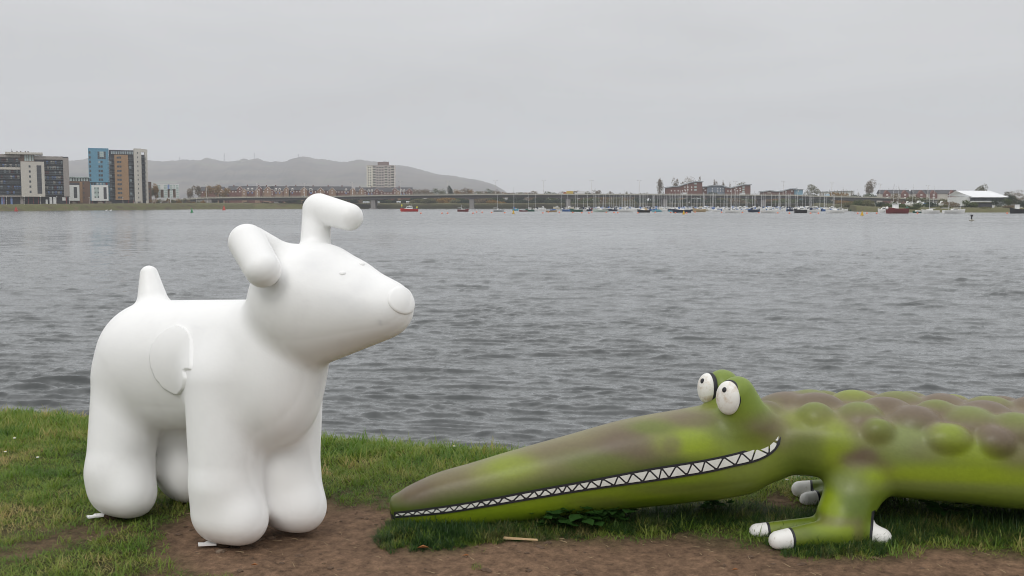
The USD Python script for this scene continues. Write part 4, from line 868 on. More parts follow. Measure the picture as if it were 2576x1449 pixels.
HOUSES = [  # x0, x1, ridge, wall colour, gables (x0, x1, top, colour), dormers, distinguishing words
    (505, 563, 469.5, 0, [(550, 566, 475, 1)], [543], 'half hidden by an orange tree, leftmost of the row'),
    (562, 576, 479, 0, [(553, 564, 483, 1)], [], 'small and low, with one pale gable beside the leftmost house'),
    (574, 612, 468, 0, [(598, 612, 469, 0)], [], 'plain red wall and long slate slope, left of twin dormers'),
    (609, 644, 467.5, 0, [(610, 622, 474.5, 1)], [625, 635], 'red wall with twin white dormers between two tan gables'),
    (643, 660, 468, 1, [(643, 656, 474.5, 1), (647, 660, 469.5, 0)], [], 'narrow, with a red gable peeping over a tan one'),
    (659, 688, 468, 1, [(667, 684, 469.5, 1)], [], 'tan wall with one broad tan gable'),
    (680, 716, 468, 1, [(680, 692, 475.5, 0)], [695, 704], 'tan wall with twin white dormers and a red gable'),
    (712, 730, 469, 0, [(712, 726, 476, 0), (716, 728, 471, 1)], [], 'narrow, with a red gable in front of a tan one'),
    (727, 775, 467.8, 0, [(758, 774, 471, 1)], [736, 781], 'long red wall ending in one tan gable'),
    (774, 812, 468.5, 0, [(800, 816, 472.5, 1)], [784], 'red wall left of the gable above dog ear'),
    (812, 850, 468.5, 0, [(829, 845, 472.5, 1)], [], 'long slate roof with one tan gable in the middle'),
    (848, 882, 468.8, 0, [(882, 895, 472.8, 1)], [871], 'one white dormer, tan gable on the right'),
    (894, 924, 471, 1, [(905, 917, 472.5, 1), (914, 925, 477.5, 0)], [], 'tan, small red gable in front, by tower block'),
    (922, 958, 471, 0, [(943, 955, 474, 0)], [928, 936], 'dark slate roof with two dormers below the tower block'),
    (956, 990, 472, 0, [(957, 965, 478, 0)], [], 'plain slate roof at the foot of the tower block'),
    (988, 1036, 471, 0, [(988, 1000, 472.5, 0), (997, 1008, 478.5, 1), (1024, 1037, 474, 0)], [1010, 1017], 'rightmost of the row, with red gables at both ends')]
for hx0, hx1, ridge, wc, gabs, dorm, words in HOUSES:
    Y = 1060; o = np.array([X_at((hx0 + hx1) / 2, Y), Y, 3.0])
    h = thing('brick_house', 'brick house with slate roof, ' + words, 'house', o, 'brick houses behind the bridge')
    x0, x1 = X_at(hx0, Y), X_at(hx1, Y); zr = Z_at(ridge, Y); ze = zr - 4.4
    part(h, 'wall', box(x0, x1, Y, Y + 9, 2.6, ze), brick[wc], loc=o); rf = part(h, 'roof', prism_x(x0 - .4, x1 + .4, Y - .5, Y + 9.5, ze + .01, zr), slate, loc=o)
    part(rf, 'chimney', box(x0 + (x1 - x0) * .3, x0 + (x1 - x0) * .3 + .9, Y + 4, Y + 5, zr - 1, zr + 1.2), brick[0], loc=o)
    for gx0, gx1, gt, gc in gabs:
        a0, a1 = X_at(gx0, Y), X_at(gx1, Y); zt = Z_at(gt, Y); fy = 1.6 + (gc == 1) * .8
        gm, zz = gable(a0, a1, Y - fy, Y + 4, 2.6, zt); gp = part(h, 'gable', gm, brick[gc], loc=o)
        xm = (a0 + a1) / 2
        for sx in (-1, 1): part(gp, 'bargeboard', bar((xm, Y - fy - .12, zt + .1), (xm + sx * (a1 - a0) * .56, Y - fy - .12, zt + .1 - (a1 - a0) * .5), .16, sides=4), barge, loc=o)
        part(gp, 'window', box(xm - .5, xm + .5, Y - fy - .06, Y - fy + .2, zt - 3.6, zt - 2.2), barge, loc=o); part(gp, 'window', box(xm - .5, xm + .5, Y - fy - .06, Y - fy + .2, zt - 6.2, zt - 4.8), barge, loc=o)
    for dx_ in dorm:
        xm = X_at(dx_, Y); gm, zz = gable(xm - 1.1, xm + 1.1, Y - .7, Y + 3, ze - .6, ze + 2.4); dp = part(h, 'dormer', gm, barge, loc=o)
        part(dp, 'window', box(xm - .6, xm + .6, Y - .78, Y - .6, ze - .3, ze + 1.0), glass_m, loc=o); part(h, 'window', box(xm - .6, xm + .6, Y - .1, Y + .2, ze - 3.6, ze - 2.0), bluepanel, loc=o)
    for q0 in np.arange(x0 + 1.5, x1 - 1.5, 3.2): part(h, 'window', box(q0, q0 + 1.1, Y - .06, Y + .2, ze - 2.2, ze - 0.8), barge, loc=o)
# --- pale tower block beyond the houses
Y = 1250; o = np.array([X_at(957, Y), Y, 4.0]); tb = thing('tower_block', 'pale concrete tower block with stacked balconies and rooftop aerials', 'tower block', o)
kx3 = lambda px: 776.1 + px * .16872
S3 = lambda x0, x1, y0, y1, f, d: box(X_at(kx3(x0), Y), X_at(kx3(x1), Y), Y - f, Y + d, Z_at(ky2(y1), Y), Z_at(ky2(y0), Y))
conc, conc2 = plain((0.64, 0.61, 0.54), 0.8), plain((0.50, 0.45, 0.43), 0.8)
part(tb, 'wall', S3(872, 962, 262, 640, .3, 16), conc, loc=o); part(tb, 'wall', S3(962, 1280, 262, 640, 0, 16), conc2, loc=o)
part(tb, 'roof_plant', S3(1035, 1195, 205, 262, -2, 8), plain((.22, .17, .16), .8), loc=o); part(tb, 'roof', S3(872, 1280, 256, 262, .5, 17), conc2, loc=o)
for q0 in (1118, 1132, 1150, 1168, 1188): part(tb, 'aerial', S3(q0, q0 + 3, 172 + (q0 % 7) * 3, 206, -3, 3.3), rail_m, loc=o)
for rI in range(9):
    yy = 275 + rI * 38.5
    for x0, x1, mt in ((893, 908, glass_m), (920, 936, glass_m), (1022, 1042, glass_m), (1060, 1084, glass_m), (1100, 1122, glass_m), (1200, 1218, glass_m)): part(tb, 'window', S3(x0, x1, yy + 6, yy + 22, .38, .4), mt, loc=o)
    for x0, x1 in ((962, 1008), (1138, 1180), (1232, 1280)): part(tb, 'balcony', S3(x0, x1, yy + 18, yy + 31, 1.2, 1.1), conc, loc=o); part(tb, 'balcony_door', S3(x0 + 4, x1 - 2, yy - 3, yy + 17, .1, .3), dark_p, loc=o)
# ------------------------------------------------------------ road bridge
BY = 972.0
bx_ = [400, 440, 495, 523, 640, 810, 894, 1050, 1200, 1400, 1552, 1700, 1987, 2063, 2187, 2290, 2420]; bz_ = [502, 499.5, 495.5, 494, 492.6, 491.4, 489, 487, 485.6, 485.4, 485.4, 486.2, 487.6, 490, 492.5, 496, 499]
deck = lambda d: float(PchipInterpolator(bx_, [Z_at(z, BY) for z in bz_])(d))
conc_b, girder_m, pier_m = plain((0.36, 0.345, 0.29), 0.85, vary=.2), plain((0.075, 0.068, 0.068), 0.85, vary=.2), plain((0.25, 0.235, 0.225), 0.85)
o = np.array([X_at(1186, BY), BY, WATER]); br = thing('road_bridge', 'long low concrete road bridge crossing the far side of the bay', 'bridge', o)
PIERS = [450.5, 694, 937.5, 1186, 1430, 1674, 1922, 2166]
def ribbon(top, bot, y0, y1, d):
    x = np.array([X_at(q, BY) for q in d]); t = np.array([top(q) for q in d]); b_ = np.array([bot(q) for q in d]); k = len(d)
    v = np.vstack([np.stack([x, 0 * x + y, z], 1) for y, z in ((y0, b_), (y0, t), (y1, t), (y1, b_))]); f = []
    for i in range(k - 1):
        for r_ in range(4):
            a0, b0 = r_ * k + i, ((r_ + 1) % 4) * k + i
            f += [[a0, a0 + 1, b0 + 1], [a0, b0 + 1, b0]]
    f = [t_[::-1] for t_ in f]
    f += [[0, k, 2 * k], [0, 2 * k, 3 * k], [k - 1, 3 * k - 1, 2 * k - 1], [k - 1, 4 * k - 1, 3 * k - 1]]
    return trimesh.Trimesh(v, np.array(f), process=False)
dd = np.linspace(430, 2400, 260)
part(br, 'parapet', ribbon(lambda q: deck(q) - 0.9, lambda q: deck(q) - 2.0, BY - .3, BY - .05, dd), conc_b, loc=o)
part(br, 'parapet_rail', ribbon(lambda q: deck(q) - 0.15, lambda q: deck(q) - 0.32, BY - .25, BY - .1, dd), conc_b, loc=o)
part(br, 'parapet', ribbon(lambda q: deck(q) - 0.9, lambda q: deck(q) - 2.0, BY + 22, BY + 22.3, dd), conc_b, loc=o)
part(br, 'road_deck', ribbon(lambda q: deck(q) - 1.75, lambda q: deck(q) - 2.6, BY - .04, BY + 21.9, dd), plain((0.06, 0.06, 0.06), .9), loc=o)
haunch = lambda q: 2.6 + 1.5 + 1.6 * max(0, 1 - min(abs(q - p_) for p_ in PIERS) / 70.0) ** 1.5
part(br, 'girder', ribbon(lambda q: deck(q) - 2.6, lambda q: deck(q) - haunch(q), BY + .9, BY + 9, dd), girder_m, loc=o); part(br, 'girder', ribbon(lambda q: deck(q) - 2.6, lambda q: deck(q) - haunch(q), BY + 13, BY + 21, dd), girder_m, loc=o)
for p_ in PIERS[1:7]:
    x = X_at(p_, BY)
    for y0 in (1.5, 13.5): part(br, 'pier', box(x - 2.1, x + 2.1, BY + y0, BY + y0 + 6.5, WATER - 2, deck(p_) - haunch(p_) + .05), pier_m, loc=o)
    part(br, 'pier_base', box(x - 3.2, x + 3.2, BY + .5, BY + 21.5, WATER - 2, WATER + .7), pier_m, loc=o)
for p_ in (494, 2330):
    x0, x1 = sorted((X_at(p_, BY), X_at(p_ + (38 if p_ < 1000 else 60), BY))); part(br, 'abutment', box(x0, x1, BY + .5, BY + 21.5, -1, deck(p_ + 15) - 2.7), pier_m, loc=o)
lampsx = [511, 640, 761, 882, 1004, 1125, 1246.5, 1368.3, 1489.8, 1611, 1733, 1855, 1977, 2100.7, 2223, 2345]
for k, d in enumerate(lampsx):
    x = X_at(d, BY); z = deck(d) - 1.7; t = thing('street_lamp', 'tall grey street lamp on the bridge, ' + where(d), 'street lamp', (x, BY + 11, z), 'street lamps along the bridge')
    H = 13.6
    part(t, 'pole', bar((0, 0, 0), (0, 0, H), .24, .15), barge); part(t, 'arm', bar((-1.6, 0, H), (1.6, 0, H), .10, sides=4), barge)
    for s_ in (-1, 1): part(t, 'lamp_head', box(s_ * 1.6 - .5, s_ * 1.6 + .5, -.2, .2, H - .1, H + .15), steel)
def car(d, col, kind, words, colname):
    x = X_at(d, BY); z = deck(d) - 1.75; mt = plain(col, .3, .5)
    L, H = {'car': (4.3, 1.45), 'van': (5.4, 2.5), 'lorry': (9.5, 3.6)}[kind]
    t = thing({'car': 'car', 'van': 'van', 'lorry': 'lorry'}[kind], f'{colname} {kind} driving over the bridge, {words}', kind, (x, BY + 4, z), 'vehicles on the bridge')
    if kind == 'car':
        pl = Polygon([(-L / 2, .35), (L / 2, .35), (L / 2, .8), (L * .3, .92), (L * .14, H), (-L * .22, H), (-L * .42, .95), (-L / 2, .85)])
    elif kind == 'van': pl = Polygon([(-L / 2, .4), (L / 2, .4), (L / 2, H), (-L * .3, H), (-L * .42, H * .55), (-L / 2, H * .5)])
    else: pl = Polygon([(-L / 2, .5), (-L * .22, .5), (-L * .22, 2.7), (-L * .46, 2.7), (-L / 2, 1.6)])
    def ext(pl, y0, y1):
        m = trimesh.creation.extrude_polygon(pl, y1 - y0, engine='earcut'); m.apply_transform(trimesh.transformations.rotation_matrix(np.pi / 2, [1, 0, 0])); m.apply_translation([0, y1, 0]); return m
    part(t, 'body', ext(pl, -.85, .85), mt)
    if kind == 'car': part(t, 'side_windows', ext(Polygon([(-L * .33, .92), (L * .22, .92), (L * .11, H - .1), (-L * .2, H - .1)]), -.88, -.84), glass_m)
    elif kind == 'van': part(t, 'windscreen', ext(Polygon([(-L * .40, H * .58), (-L * .2, H * .58), (-L * .2, H * .9), (-L * .3, H * .9)]), -.88, -.84), glass_m)
    else: part(t, 'cab_window', ext(Polygon([(-L * .46, 1.7), (-L * .3, 1.7), (-L * .3, 2.4), (-L * .44, 2.4)]), -.9, -.84), glass_m); part(t, 'load_box', box(-L * .2, L / 2, -1.1, 1.1, .9, H), plain(LOAD[colname], .5))
    for wx in (-L * .32, L * .32):
        for wy in (-.8, .62):
            m = trimesh.creation.cylinder(.33, .2, sections=14); m.apply_transform(trimesh.transformations.rotation_matrix(np.pi / 2, [1, 0, 0])); m.apply_translation([wx, wy + .1, .33]); part(t, 'wheel', m, black_mat)
LOAD = {'orange and yellow': (.55, .40, .08), 'white': (.7, .7, .7)}
W_, DK, GY = (.7, .7, .7), (.05, .055, .07), (.3, .31, .32)
for args in ((763, W_, 'car', 'above the space between the dog ears', 'white'), (1022, GY, 'car', 'right of the last terraced house', 'silver'), (1195, W_, 'car', 'just right of the middle pier', 'white'), (1280.6, DK, 'car', 'under the thin trees left of centre', 'dark'), (1317, W_, 'car', 'close behind a dark car', 'white'), (1333, DK, 'car', 'just ahead of a white car', 'dark blue'),
             (1430, (.55, .2, .08), 'lorry', 'longest of the vehicles', 'orange and yellow'), (1459, W_, 'lorry', 'right behind the orange and yellow one', 'white'), (1485, GY, 'car', 'right behind the white lorry', 'grey'), (1590, W_, 'car', 'above the small poplars', 'white'), (1670, W_, 'car', 'left of the wavy roofed brick building', 'white'), (1721, W_, 'van', 'before the wavy roofed brick building', 'white'),
             (1869, W_, 'van', 'before the second peak of brick roofs', 'plain white'), (2024, W_, 'car', 'left of the round olive tree', 'white'), (2082, (.45, .6, .72), 'van', 'tall and box shaped, right of the round tree', 'pale blue'), (2166, DK, 'car', 'left of the tall brown tree', 'dark'), (2240, W_, 'car', 'right of the tall brown tree', 'white')): car(*args)
# ------------------------------------------------------------ buildings on the right
zinc = plain((0.36, 0.38, 0.40), .5)
Y = 1080; kx5 = lambda px: 1552.3 + px * .16872
ky5 = lambda py: 388.07 + py * .16872
kx6 = lambda px: 1940.35 + px * .24676
ky6 = lambda py: 403.6 + py * .24676
def wavy(name, label, line, wall, ybot=487, Y=1080, thick=1.0, wins=()):
    o = np.array([X_at(np.mean([p_[0] for p_ in line]), Y), Y, 3.0]); t = thing(name, label, 'building', o, 'brick buildings beyond the bridge')
    xy = [(X_at(x, Y), Z_at(y, Y)) for x, y in line]
    pl = Polygon([(xy[0][0], 2.5)] + xy + [(xy[-1][0], 2.5)]).buffer(0)
    def ext(pl, y0, y1):
        m = trimesh.creation.extrude_polygon(pl, y1 - y0, engine='earcut'); m.apply_transform(trimesh.transformations.rotation_matrix(np.pi / 2, [1, 0, 0])); m.apply_translation([0, y1, 0]); return m
    part(t, 'wall', ext(pl, Y, Y + 14), wall, loc=o)
    up_ = [(x, z + .05) for x, z in xy]; up_[0] = (up_[0][0] - 1.2, up_[0][1]); up_[-1] = (up_[-1][0] + 1.2, up_[-1][1])
    part(t, 'roof', ext(Polygon(up_ + [(x, z + thick) for x, z in up_[::-1]]).buffer(0), Y - 1.2, Y + 15), zinc, loc=o)
    for x, y0, y1, w_, mt in wins: part(t, 'window', box(X_at(x, Y), X_at(x + w_, Y), Y - .12, Y + .3, Z_at(y1, Y), Z_at(y0, Y)), mt, loc=o)
    return t
wn = []
for px in (800, 850, 900, 965, 1010): wn += [(kx5(px), ky5(535), ky5(552), 2.6, white_p)]
for px in (1000, 1045, 1100): wn += [(kx5(px), ky5(480), ky5(500), 2.6, white_p), (kx5(px), ky5(520), ky5(540), 2.6, white_p)]
for yy in (425, 475, 520): wn += [(kx5(1145), ky5(yy), ky5(yy + 24), 6.5, pale_glass)]
wavy('brick_building', 'red brick building, roof sweeping up, left of the blue grey one', [(kx5(740), ky5(503)), (kx5(830), ky5(487)), (kx5(920), ky5(483)), (kx5(1000), ky5(455)), (kx5(1080), ky5(430)), (kx5(1160), ky5(414)), (kx5(1265), ky5(416))], brick[0], wins=wn)
wn = [(kx5(px), ky5(yy), ky5(yy + 16), 2.4, white_p) for px in (1410, 1490, 1530, 1570) for yy in (505, 540)]
wavy('brick_building', 'blue grey clad building between the two sweeping brick roofs', [(kx5(1340), ky5(490)), (kx5(1400), ky5(472)), (kx5(1480), ky5(469)), (kx5(1560), ky5(474)), (kx5(1610), ky5(490))], plain((.17, .20, .25), .6), Y=1084, wins=wn)
wavy('brick_building', 'low red brick link below the taller sweeping roof, beside the blue grey building', [(kx5(1262), ky5(492)), (kx5(1340), ky5(494))], brick[0], Y=1086, wins=[(kx5(1275), ky5(500), ky5(516), 4, white_p), (kx5(1300), ky5(530), ky5(548), 4, white_p)])
wn = [(kx5(px), ky5(yy), ky5(yy + 18), 3, white_p) for px, yy in ((1640, 540), (1680, 540), (1740, 520), (1770, 500), (1780, 535), (1820, 500), (1825, 530))] + [(kx5(1862), ky5(yy), ky5(yy + 22), 6, pale_glass) for yy in (478, 515, 548)]
wavy('brick_building', 'red brick building with a roof rising to the right, beyond the blue grey one', [(kx5(1612), ky5(490)), (kx5(1690), ky5(508)), (kx5(1790), ky5(482)), (kx5(1880), ky5(462)), (kx5(1985), ky5(460))], brick[0], wins=wn)
wavy('brick_building', 'long low brick building with a shallow zigzag roof right of the tall masts', [(1918.4, 483.5), (1936, 480.5), (1952, 483), (1965, 482), (1985, 476.5), (2002, 475)], brick[0], Y=1100, wins=[(1930, 484, 486, 9, cream), (1975, 481, 484, 3, white_p), (1990, 479, 483, 3, white_p)])
wavy('brick_building', 'small pale blue shed roofed building left of the round olive tree', [(2003, 476.8), (2019, 477)], plain((.2, .35, .45), .5), Y=1090, thick=.4, wins=[(2006, 479, 482, 3, white_p)])
wavy('warehouse', 'long white roofed warehouse low behind the bare saplings', [(2070, 483), (2100, 482), (2145, 481)], white_p, Y=1120, thick=.5, wins=[(2085, 485, 487, 6, zinc)])
for x0, x1, words in ((2214, 2289, 'with two brick gables, leftmost of the three'), (2297, 2331, 'with one wide brick gable, middle of the three'), (2331, 2408, 'with two brick gables, nearest the white roofed boathouse')):
    Y = 1010; o = np.array([X_at((x0 + x1) / 2, Y), Y, 1.0]); t = thing('brick_house', 'slate roofed house ' + words, 'house', o, 'houses behind the right shore')
    a0, a1 = X_at(x0, Y), X_at(x1, Y); zr = Z_at(477.5, Y); ze = Z_at(487, Y)
    part(t, 'wall', box(a0, a1, Y, Y + 10, .5, ze), cream, loc=o); part(t, 'roof', prism_x(a0 - .5, a1 + .5, Y - .6, Y + 10.6, ze + .01, zr), slate, loc=o)
    for g0, g1 in (((x0 + 6, x0 + 24), (x1 - 24, x1 - 6)) if x1 - x0 > 40 else ((x0 + 6, x1 - 4),)):
        gm, _z = gable(X_at(g0, Y), X_at(g1, Y), Y - 2, Y + 5, .5, Z_at(479, Y)); gp = part(t, 'gable', gm, brick[0], loc=o)
        xm = X_at((g0 + g1) / 2, Y)
        for q_ in (3.8, 6.6): part(gp, 'window', box(xm - 1, xm + 1, Y - 2.08, Y - 1.8, Z_at(479, Y) - q_ - 1.4, Z_at(479, Y) - q_), barge, loc=o)
# boathouse with a white roof
Y = 560; o = np.array([X_at(2482, Y), Y, 0.3]); t = thing('boathouse', 'white boathouse with a broad white hipped roof on the right shore', 'boathouse', o)
Zb = lambda py: Z_at(ky6(py), Y); Xb = lambda px: X_at(kx6(px), Y)
rv = np.array([[Xb(2045), Y - 1, Zb(374)], [Xb(2414), Y - 1, Zb(374)], [Xb(2345), Y + 14, Zb(306)], [Xb(1988), Y + 14, Zb(306)], [Xb(1995), Y + 27, Zb(360)], [Xb(2400), Y + 27, Zb(360)]])
rf = np.array([[0, 1, 2], [0, 2, 3], [3, 2, 5], [3, 5, 4], [0, 3, 4], [1, 5, 2], [0, 4, 5], [0, 5, 1]])
part(t, 'roof', (rv, rf), plain((.72, .73, .74), .5), loc=o)
part(t, 'upper_wall', box(Xb(2050), Xb(2405), Y + 1.5, Y + 26, Zb(418), Zb(376)), plain((.16, .17, .18), .6), loc=o); part(t, 'side_wall', box(Xb(2000), Xb(2050), Y + 3, Y + 26, Zb(465), Zb(372)), white_p, loc=o)
part(t, 'lower_wall', box(Xb(2050), Xb(2280), Y + .6, Y + 26, -.5, Zb(424)), white_p, loc=o); part(t, 'balcony', box(Xb(2035), Xb(2290), Y - .6, Y + 1.5, Zb(424), Zb(416)), white_p, loc=o)
for k in range(24): xk = Xb(2040 + k * 10.4); part(t, 'baluster', box(xk - .04, xk + .04, Y - .55, Y - .47, Zb(416), Zb(402)), zinc, loc=o)
for k in range(6): xk = Xb(2080 + k * 32); part(t, 'door', box(xk - .9, xk + .9, Y + .52, Y + .8, -.3, Zb(432)), dark_p, loc=o)
for k in range(9): xk = Xb(2065 + k * 37); part(t, 'window', box(xk - 1.2, xk + 1.2, Y + 1.4, Y + 1.7, Zb(412), Zb(382)), glass_m, loc=o)
# white sheds seen under the bridge
for k, (x0, x1, y0, y1, w_) in enumerate(((913, 928, 508, 512, 'leftmost, left of the red boat'), (941, 954, 508, 512.5, 'beside the second bridge pier'), (998, 1007, 507, 512.5, 'directly above the red boat'), (1022, 1034, 507, 512.5, 'right above the stern of the red boat'), (1722, 1762, 500, 511, 'large and white, behind the densest masts'), (1840, 1856, 501, 505, 'low roofed, behind the tall white mast'), (1870, 1882, 502, 506, 'small, right of the tall white mast'))):
    Y = 1030; o = np.array([X_at((x0 + x1) / 2, Y), Y, 2.0]); t = thing('shed', 'pale shed under the bridge deck, ' + w_, 'shed', o, 'pale sheds under the bridge')
    part(t, 'wall', box(X_at(x0, Y), X_at(x1, Y), Y, Y + 5, 2.5, Z_at(y0 + 1, Y)), white_p, loc=o); part(t, 'roof', prism_x(X_at(x0, Y) - .3, X_at(x1, Y) + .3, Y - .4, Y + 5.4, Z_at(y0 + 1, Y) + .01, Z_at(y0 - 1.2, Y)), zinc, loc=o)
    for q_ in np.arange(X_at(x0, Y) + 1, X_at(x1, Y) - 1.2, 2.4): part(t, 'window', box(q_, q_ + 1, Y - .06, Y + .2, Z_at(y0 + 3.5, Y), Z_at(y0 + 2, Y)), glass_m, loc=o)
# ------------------------------------------------------------ trees and shrubs
def leaf_mat(name, lo, hi):
    return M(name, {'g': ('geometry', {}), 'r': ('rgb_ramp', {'ramp': [(0.0, lo), (1.0, hi)]}), 'p': ('principled_bsdf', {'roughness': 0.7, 'specular_ior_level': 0.2}), 't': ('translucent_bsdf', {}), 'mx': ('mix_closure', {'fac': 0.4})},
        [('g.random_per_island', 'r.fac'), ('r.color', 'p.base_color'), ('r.color', 't.color'), ('p.BSDF', 'mx.closure1'), ('t.BSDF', 'mx.closure2')], surface='mx.closure')
LEAF = {'green': leaf_mat('leaves_green', (0.07, 0.09, 0.03), (0.15, 0.17, 0.06)), 'dark': leaf_mat('leaves_dark', (0.03, 0.045, 0.025), (0.07, 0.09, 0.045)), 'orange': leaf_mat('leaves_orange', (0.22, 0.13, 0.03), (0.45, 0.26, 0.08)), 'brown': leaf_mat('leaves_brown', (0.16, 0.12, 0.07), (0.29, 0.21, 0.12)),
        'olive': leaf_mat('leaves_olive', (0.125, 0.12, 0.055), (0.24, 0.22, 0.095)), 'bare': leaf_mat('leaves_bare', (0.3, 0.265, 0.225), (0.42, 0.375, 0.32))}
bark = plain((.24, .20, .165), .9)
def crown(r_, c, rad, n, size, lobes=5, sparse=0.0):
    "leaf-sized faces gathered in uneven lobes through the volume"
    L = [(np.array(c) + np.array(rad) * r_.normal(0, .38, 3), np.array(rad) * r_.uniform(.4, .72)) for _ in range(lobes)] + [(np.array(c), np.array(rad) * .72)]
    pts = []
    for _ in range(n):
        c0, r0 = L[r_.integers(len(L))]; d = r_.normal(size=3); d /= np.linalg.norm(d); pts.append(c0 + d * r0 * r_.uniform(.35, 1.0) ** .5)
    p = np.array(pts); a = r_.normal(size=(n, 3)); a /= np.linalg.norm(a, axis=1)[:, None]; b_ = np.cross(a, r_.normal(size=(n, 3))); b_ /= np.linalg.norm(b_, axis=1)[:, None]
    s = size * r_.uniform(.6, 1.4, (n, 1)); v = np.stack([p - a * s, p + a * s * .5 + b_ * s * .8, p + a * s * .6 - b_ * s * .7], 1).reshape(-1, 3)
    return v, np.arange(3 * n).reshape(-1, 3)
def tree(name, label, cat_, d, top, width, Y, zb, kind, group, n=260, size=None, seed=0, slim=False, lobes=5):
    r_ = np.random.default_rng(seed + int(d * 7)); x = X_at(d, Y); zt = Z_at(top, Y); h = zt - zb; w_ = width / 2528 * Y / 2
    label = label.replace('{tone}', TONE[kind]).replace('{where}', where(d))
    t = thing(name, label, cat_, (x, Y, zb), group)
    size = (size or max(.35, w_ * .16)) * .56; n = int(n * 3.4)
    lo = .12 if slim else .30 if cat_ == 'tree' else .0
    rad = (w_, w_, h * (1 - lo) / 2 * .92); cz = h * (1 + lo) / 2
    if cat_ == 'tree':
        part(t, 'trunk', bar((0, 0, -.5), (0, 0, h * .75), max(.12, h * .022), max(.05, h * .008)), bark)
        for k in range(5 if not slim else 3):
            a_ = r_.uniform(0, 6.28); z0 = h * r_.uniform(.25, .55); part(t, 'limb', bar((0, 0, z0), (math.cos(a_) * w_ * .6, math.sin(a_) * w_ * .6, z0 + h * r_.uniform(.15, .35)), h * .011, h * .004, 4), bark)
    part(t, 'crown', crown(r_, (0, 0, cz), rad, n, size, lobes), LEAF[kind])
    return t
# poplars and trees above the bridge on the right
for d, top, w_, kind, words, n in ((1659, 444, 17, 'brown', 'broad double crowned, tallest left of the brick buildings', 420), (1698, 444, 15, 'brown', 'rising behind the low end of the sweeping roof', 340), (1716, 447, 12, 'brown', 'narrow, left of the big bare tree', 240), (1760, 440, 12, 'brown', 'narrow, right of the big bare tree', 240), (1798.6, 447.5, 11, 'brown', 'above the left of the blue grey building', 240), (1819, 449, 10, 'brown', 'above the right of the blue grey building', 220), (1837, 458, 8, 'bare', 'thin and pale, left of the second sweeping roof', 120)):
    tree('poplar_tree', 'upright autumn poplar, ' + words, 'tree', d, top, w_, 1110, 3, kind, 'poplars beyond the bridge', n, .8, slim=True, lobes=7)
for k, (d, top) in enumerate(((1540, 493 - 6), (1552, 486), (1563, 485), (1576, 481), (1588, 480), (1598, 482), (1607, 484), (1617, 483), (1625, 484))):
    tree('young_poplar', 'small leaning poplar behind the bridge parapet, %s' % ('leftmost of its row', 'second in its row', 'third in its row', 'fourth in its row', 'fifth and middle of its row', 'sixth in its row', 'seventh in its row', 'second to last in its row', 'rightmost of its row, bushier')[k], 'tree', d, top, 7 if k < 7 else 13, 1090, 3, 'olive', 'small poplars behind the parapet', 130, .7, slim=True)
for d, top, w_, kind, words, n in ((1737, 433.5, 34, 'bare', 'tall and bare, behind the highest brick roof', 420), (1862, 452, 34, 'olive', 'wide and thin leaved, behind the second brick peak', 320), (2039, 464.5, 37, 'olive', 'round and olive, right of the small blue building', 520), (2184.6, 453, 32, 'brown', 'tall, brown and full, above the right end of the bridge', 620), (2468, 464.5, 27, 'olive', 'round, directly behind the white boathouse roof', 420), (1386, 478, 34, 'green', 'round and dark, left of the orange lorry', 420), (1347, 481, 20, 'bare', 'grey and thin, left of the round dark one', 200), (1132, 464, 14, 'dark', 'dark pointed conifer standing alone above the bridge', 420), (1502, 477, 24, 'brown', 'low and brown, right of the grey car', 240), (1535, 478, 14, 'brown', 'low and small, beside the first small poplars', 160)):
    tree('tree', 'far tree, ' + words, 'tree', d, top, w_, 1110 if d < 2400 else 620, 3 if d < 2400 else 0, kind, 'single trees on the far shore', n, .75 if d < 2400 else .45)
r_ = np.random.default_rng(3)
for k in range(26):
    d = 1046 + k * 17.4 + r_.uniform(-5, 5); kind = ['orange', 'brown', 'olive', 'green', 'brown', 'orange', 'olive'][int(r_.integers(7))]
    if 1360 < d < 1412: continue
    tree('tree', 'low {tone} autumn tree above the bridge, {where}', 'tree', d, (475 if d < 1270 else 481.5) + r_.uniform(-2.5, 2.5), 30, 1180, 3, kind, 'belt of autumn trees above the bridge', 220, 1.0)
for k, (d, top, kind, words) in enumerate(((545, 459, 'orange', 'tallest orange one before the brick houses'), (525, 463, 'orange', 'orange, left of the tallest orange one'), (562, 473, 'orange', 'small orange one beside the low house'), (500, 466, 'brown', 'brown, right of the white pavilion'), (478, 468, 'brown', 'dull brown, close to the white pavilion'), (392, 462, 'orange', 'orange, squeezed between tower and white pavilion'), (380, 464, 'olive', 'olive, at the right foot of the tall tower'))):
    tree('tree', 'autumn tree by the bridge end, ' + words, 'tree', d, top, 26 if k != 5 else 20, 1015 if d > 450 else 865, 3, kind, 'autumn trees by the left bridge end', 340, .75)
for k in range(26):
    d = 2062 + k * 8.6 + r_.uniform(-3, 3)
    if 2165 < d < 2205: continue
    tree('sapling', 'thin bare sapling behind the bridge, {where}', 'tree', d, 471 + r_.uniform(-5, 5), 6, 1060, 2, 'bare', 'bare saplings behind the bridge', 36, .6, slim=True)
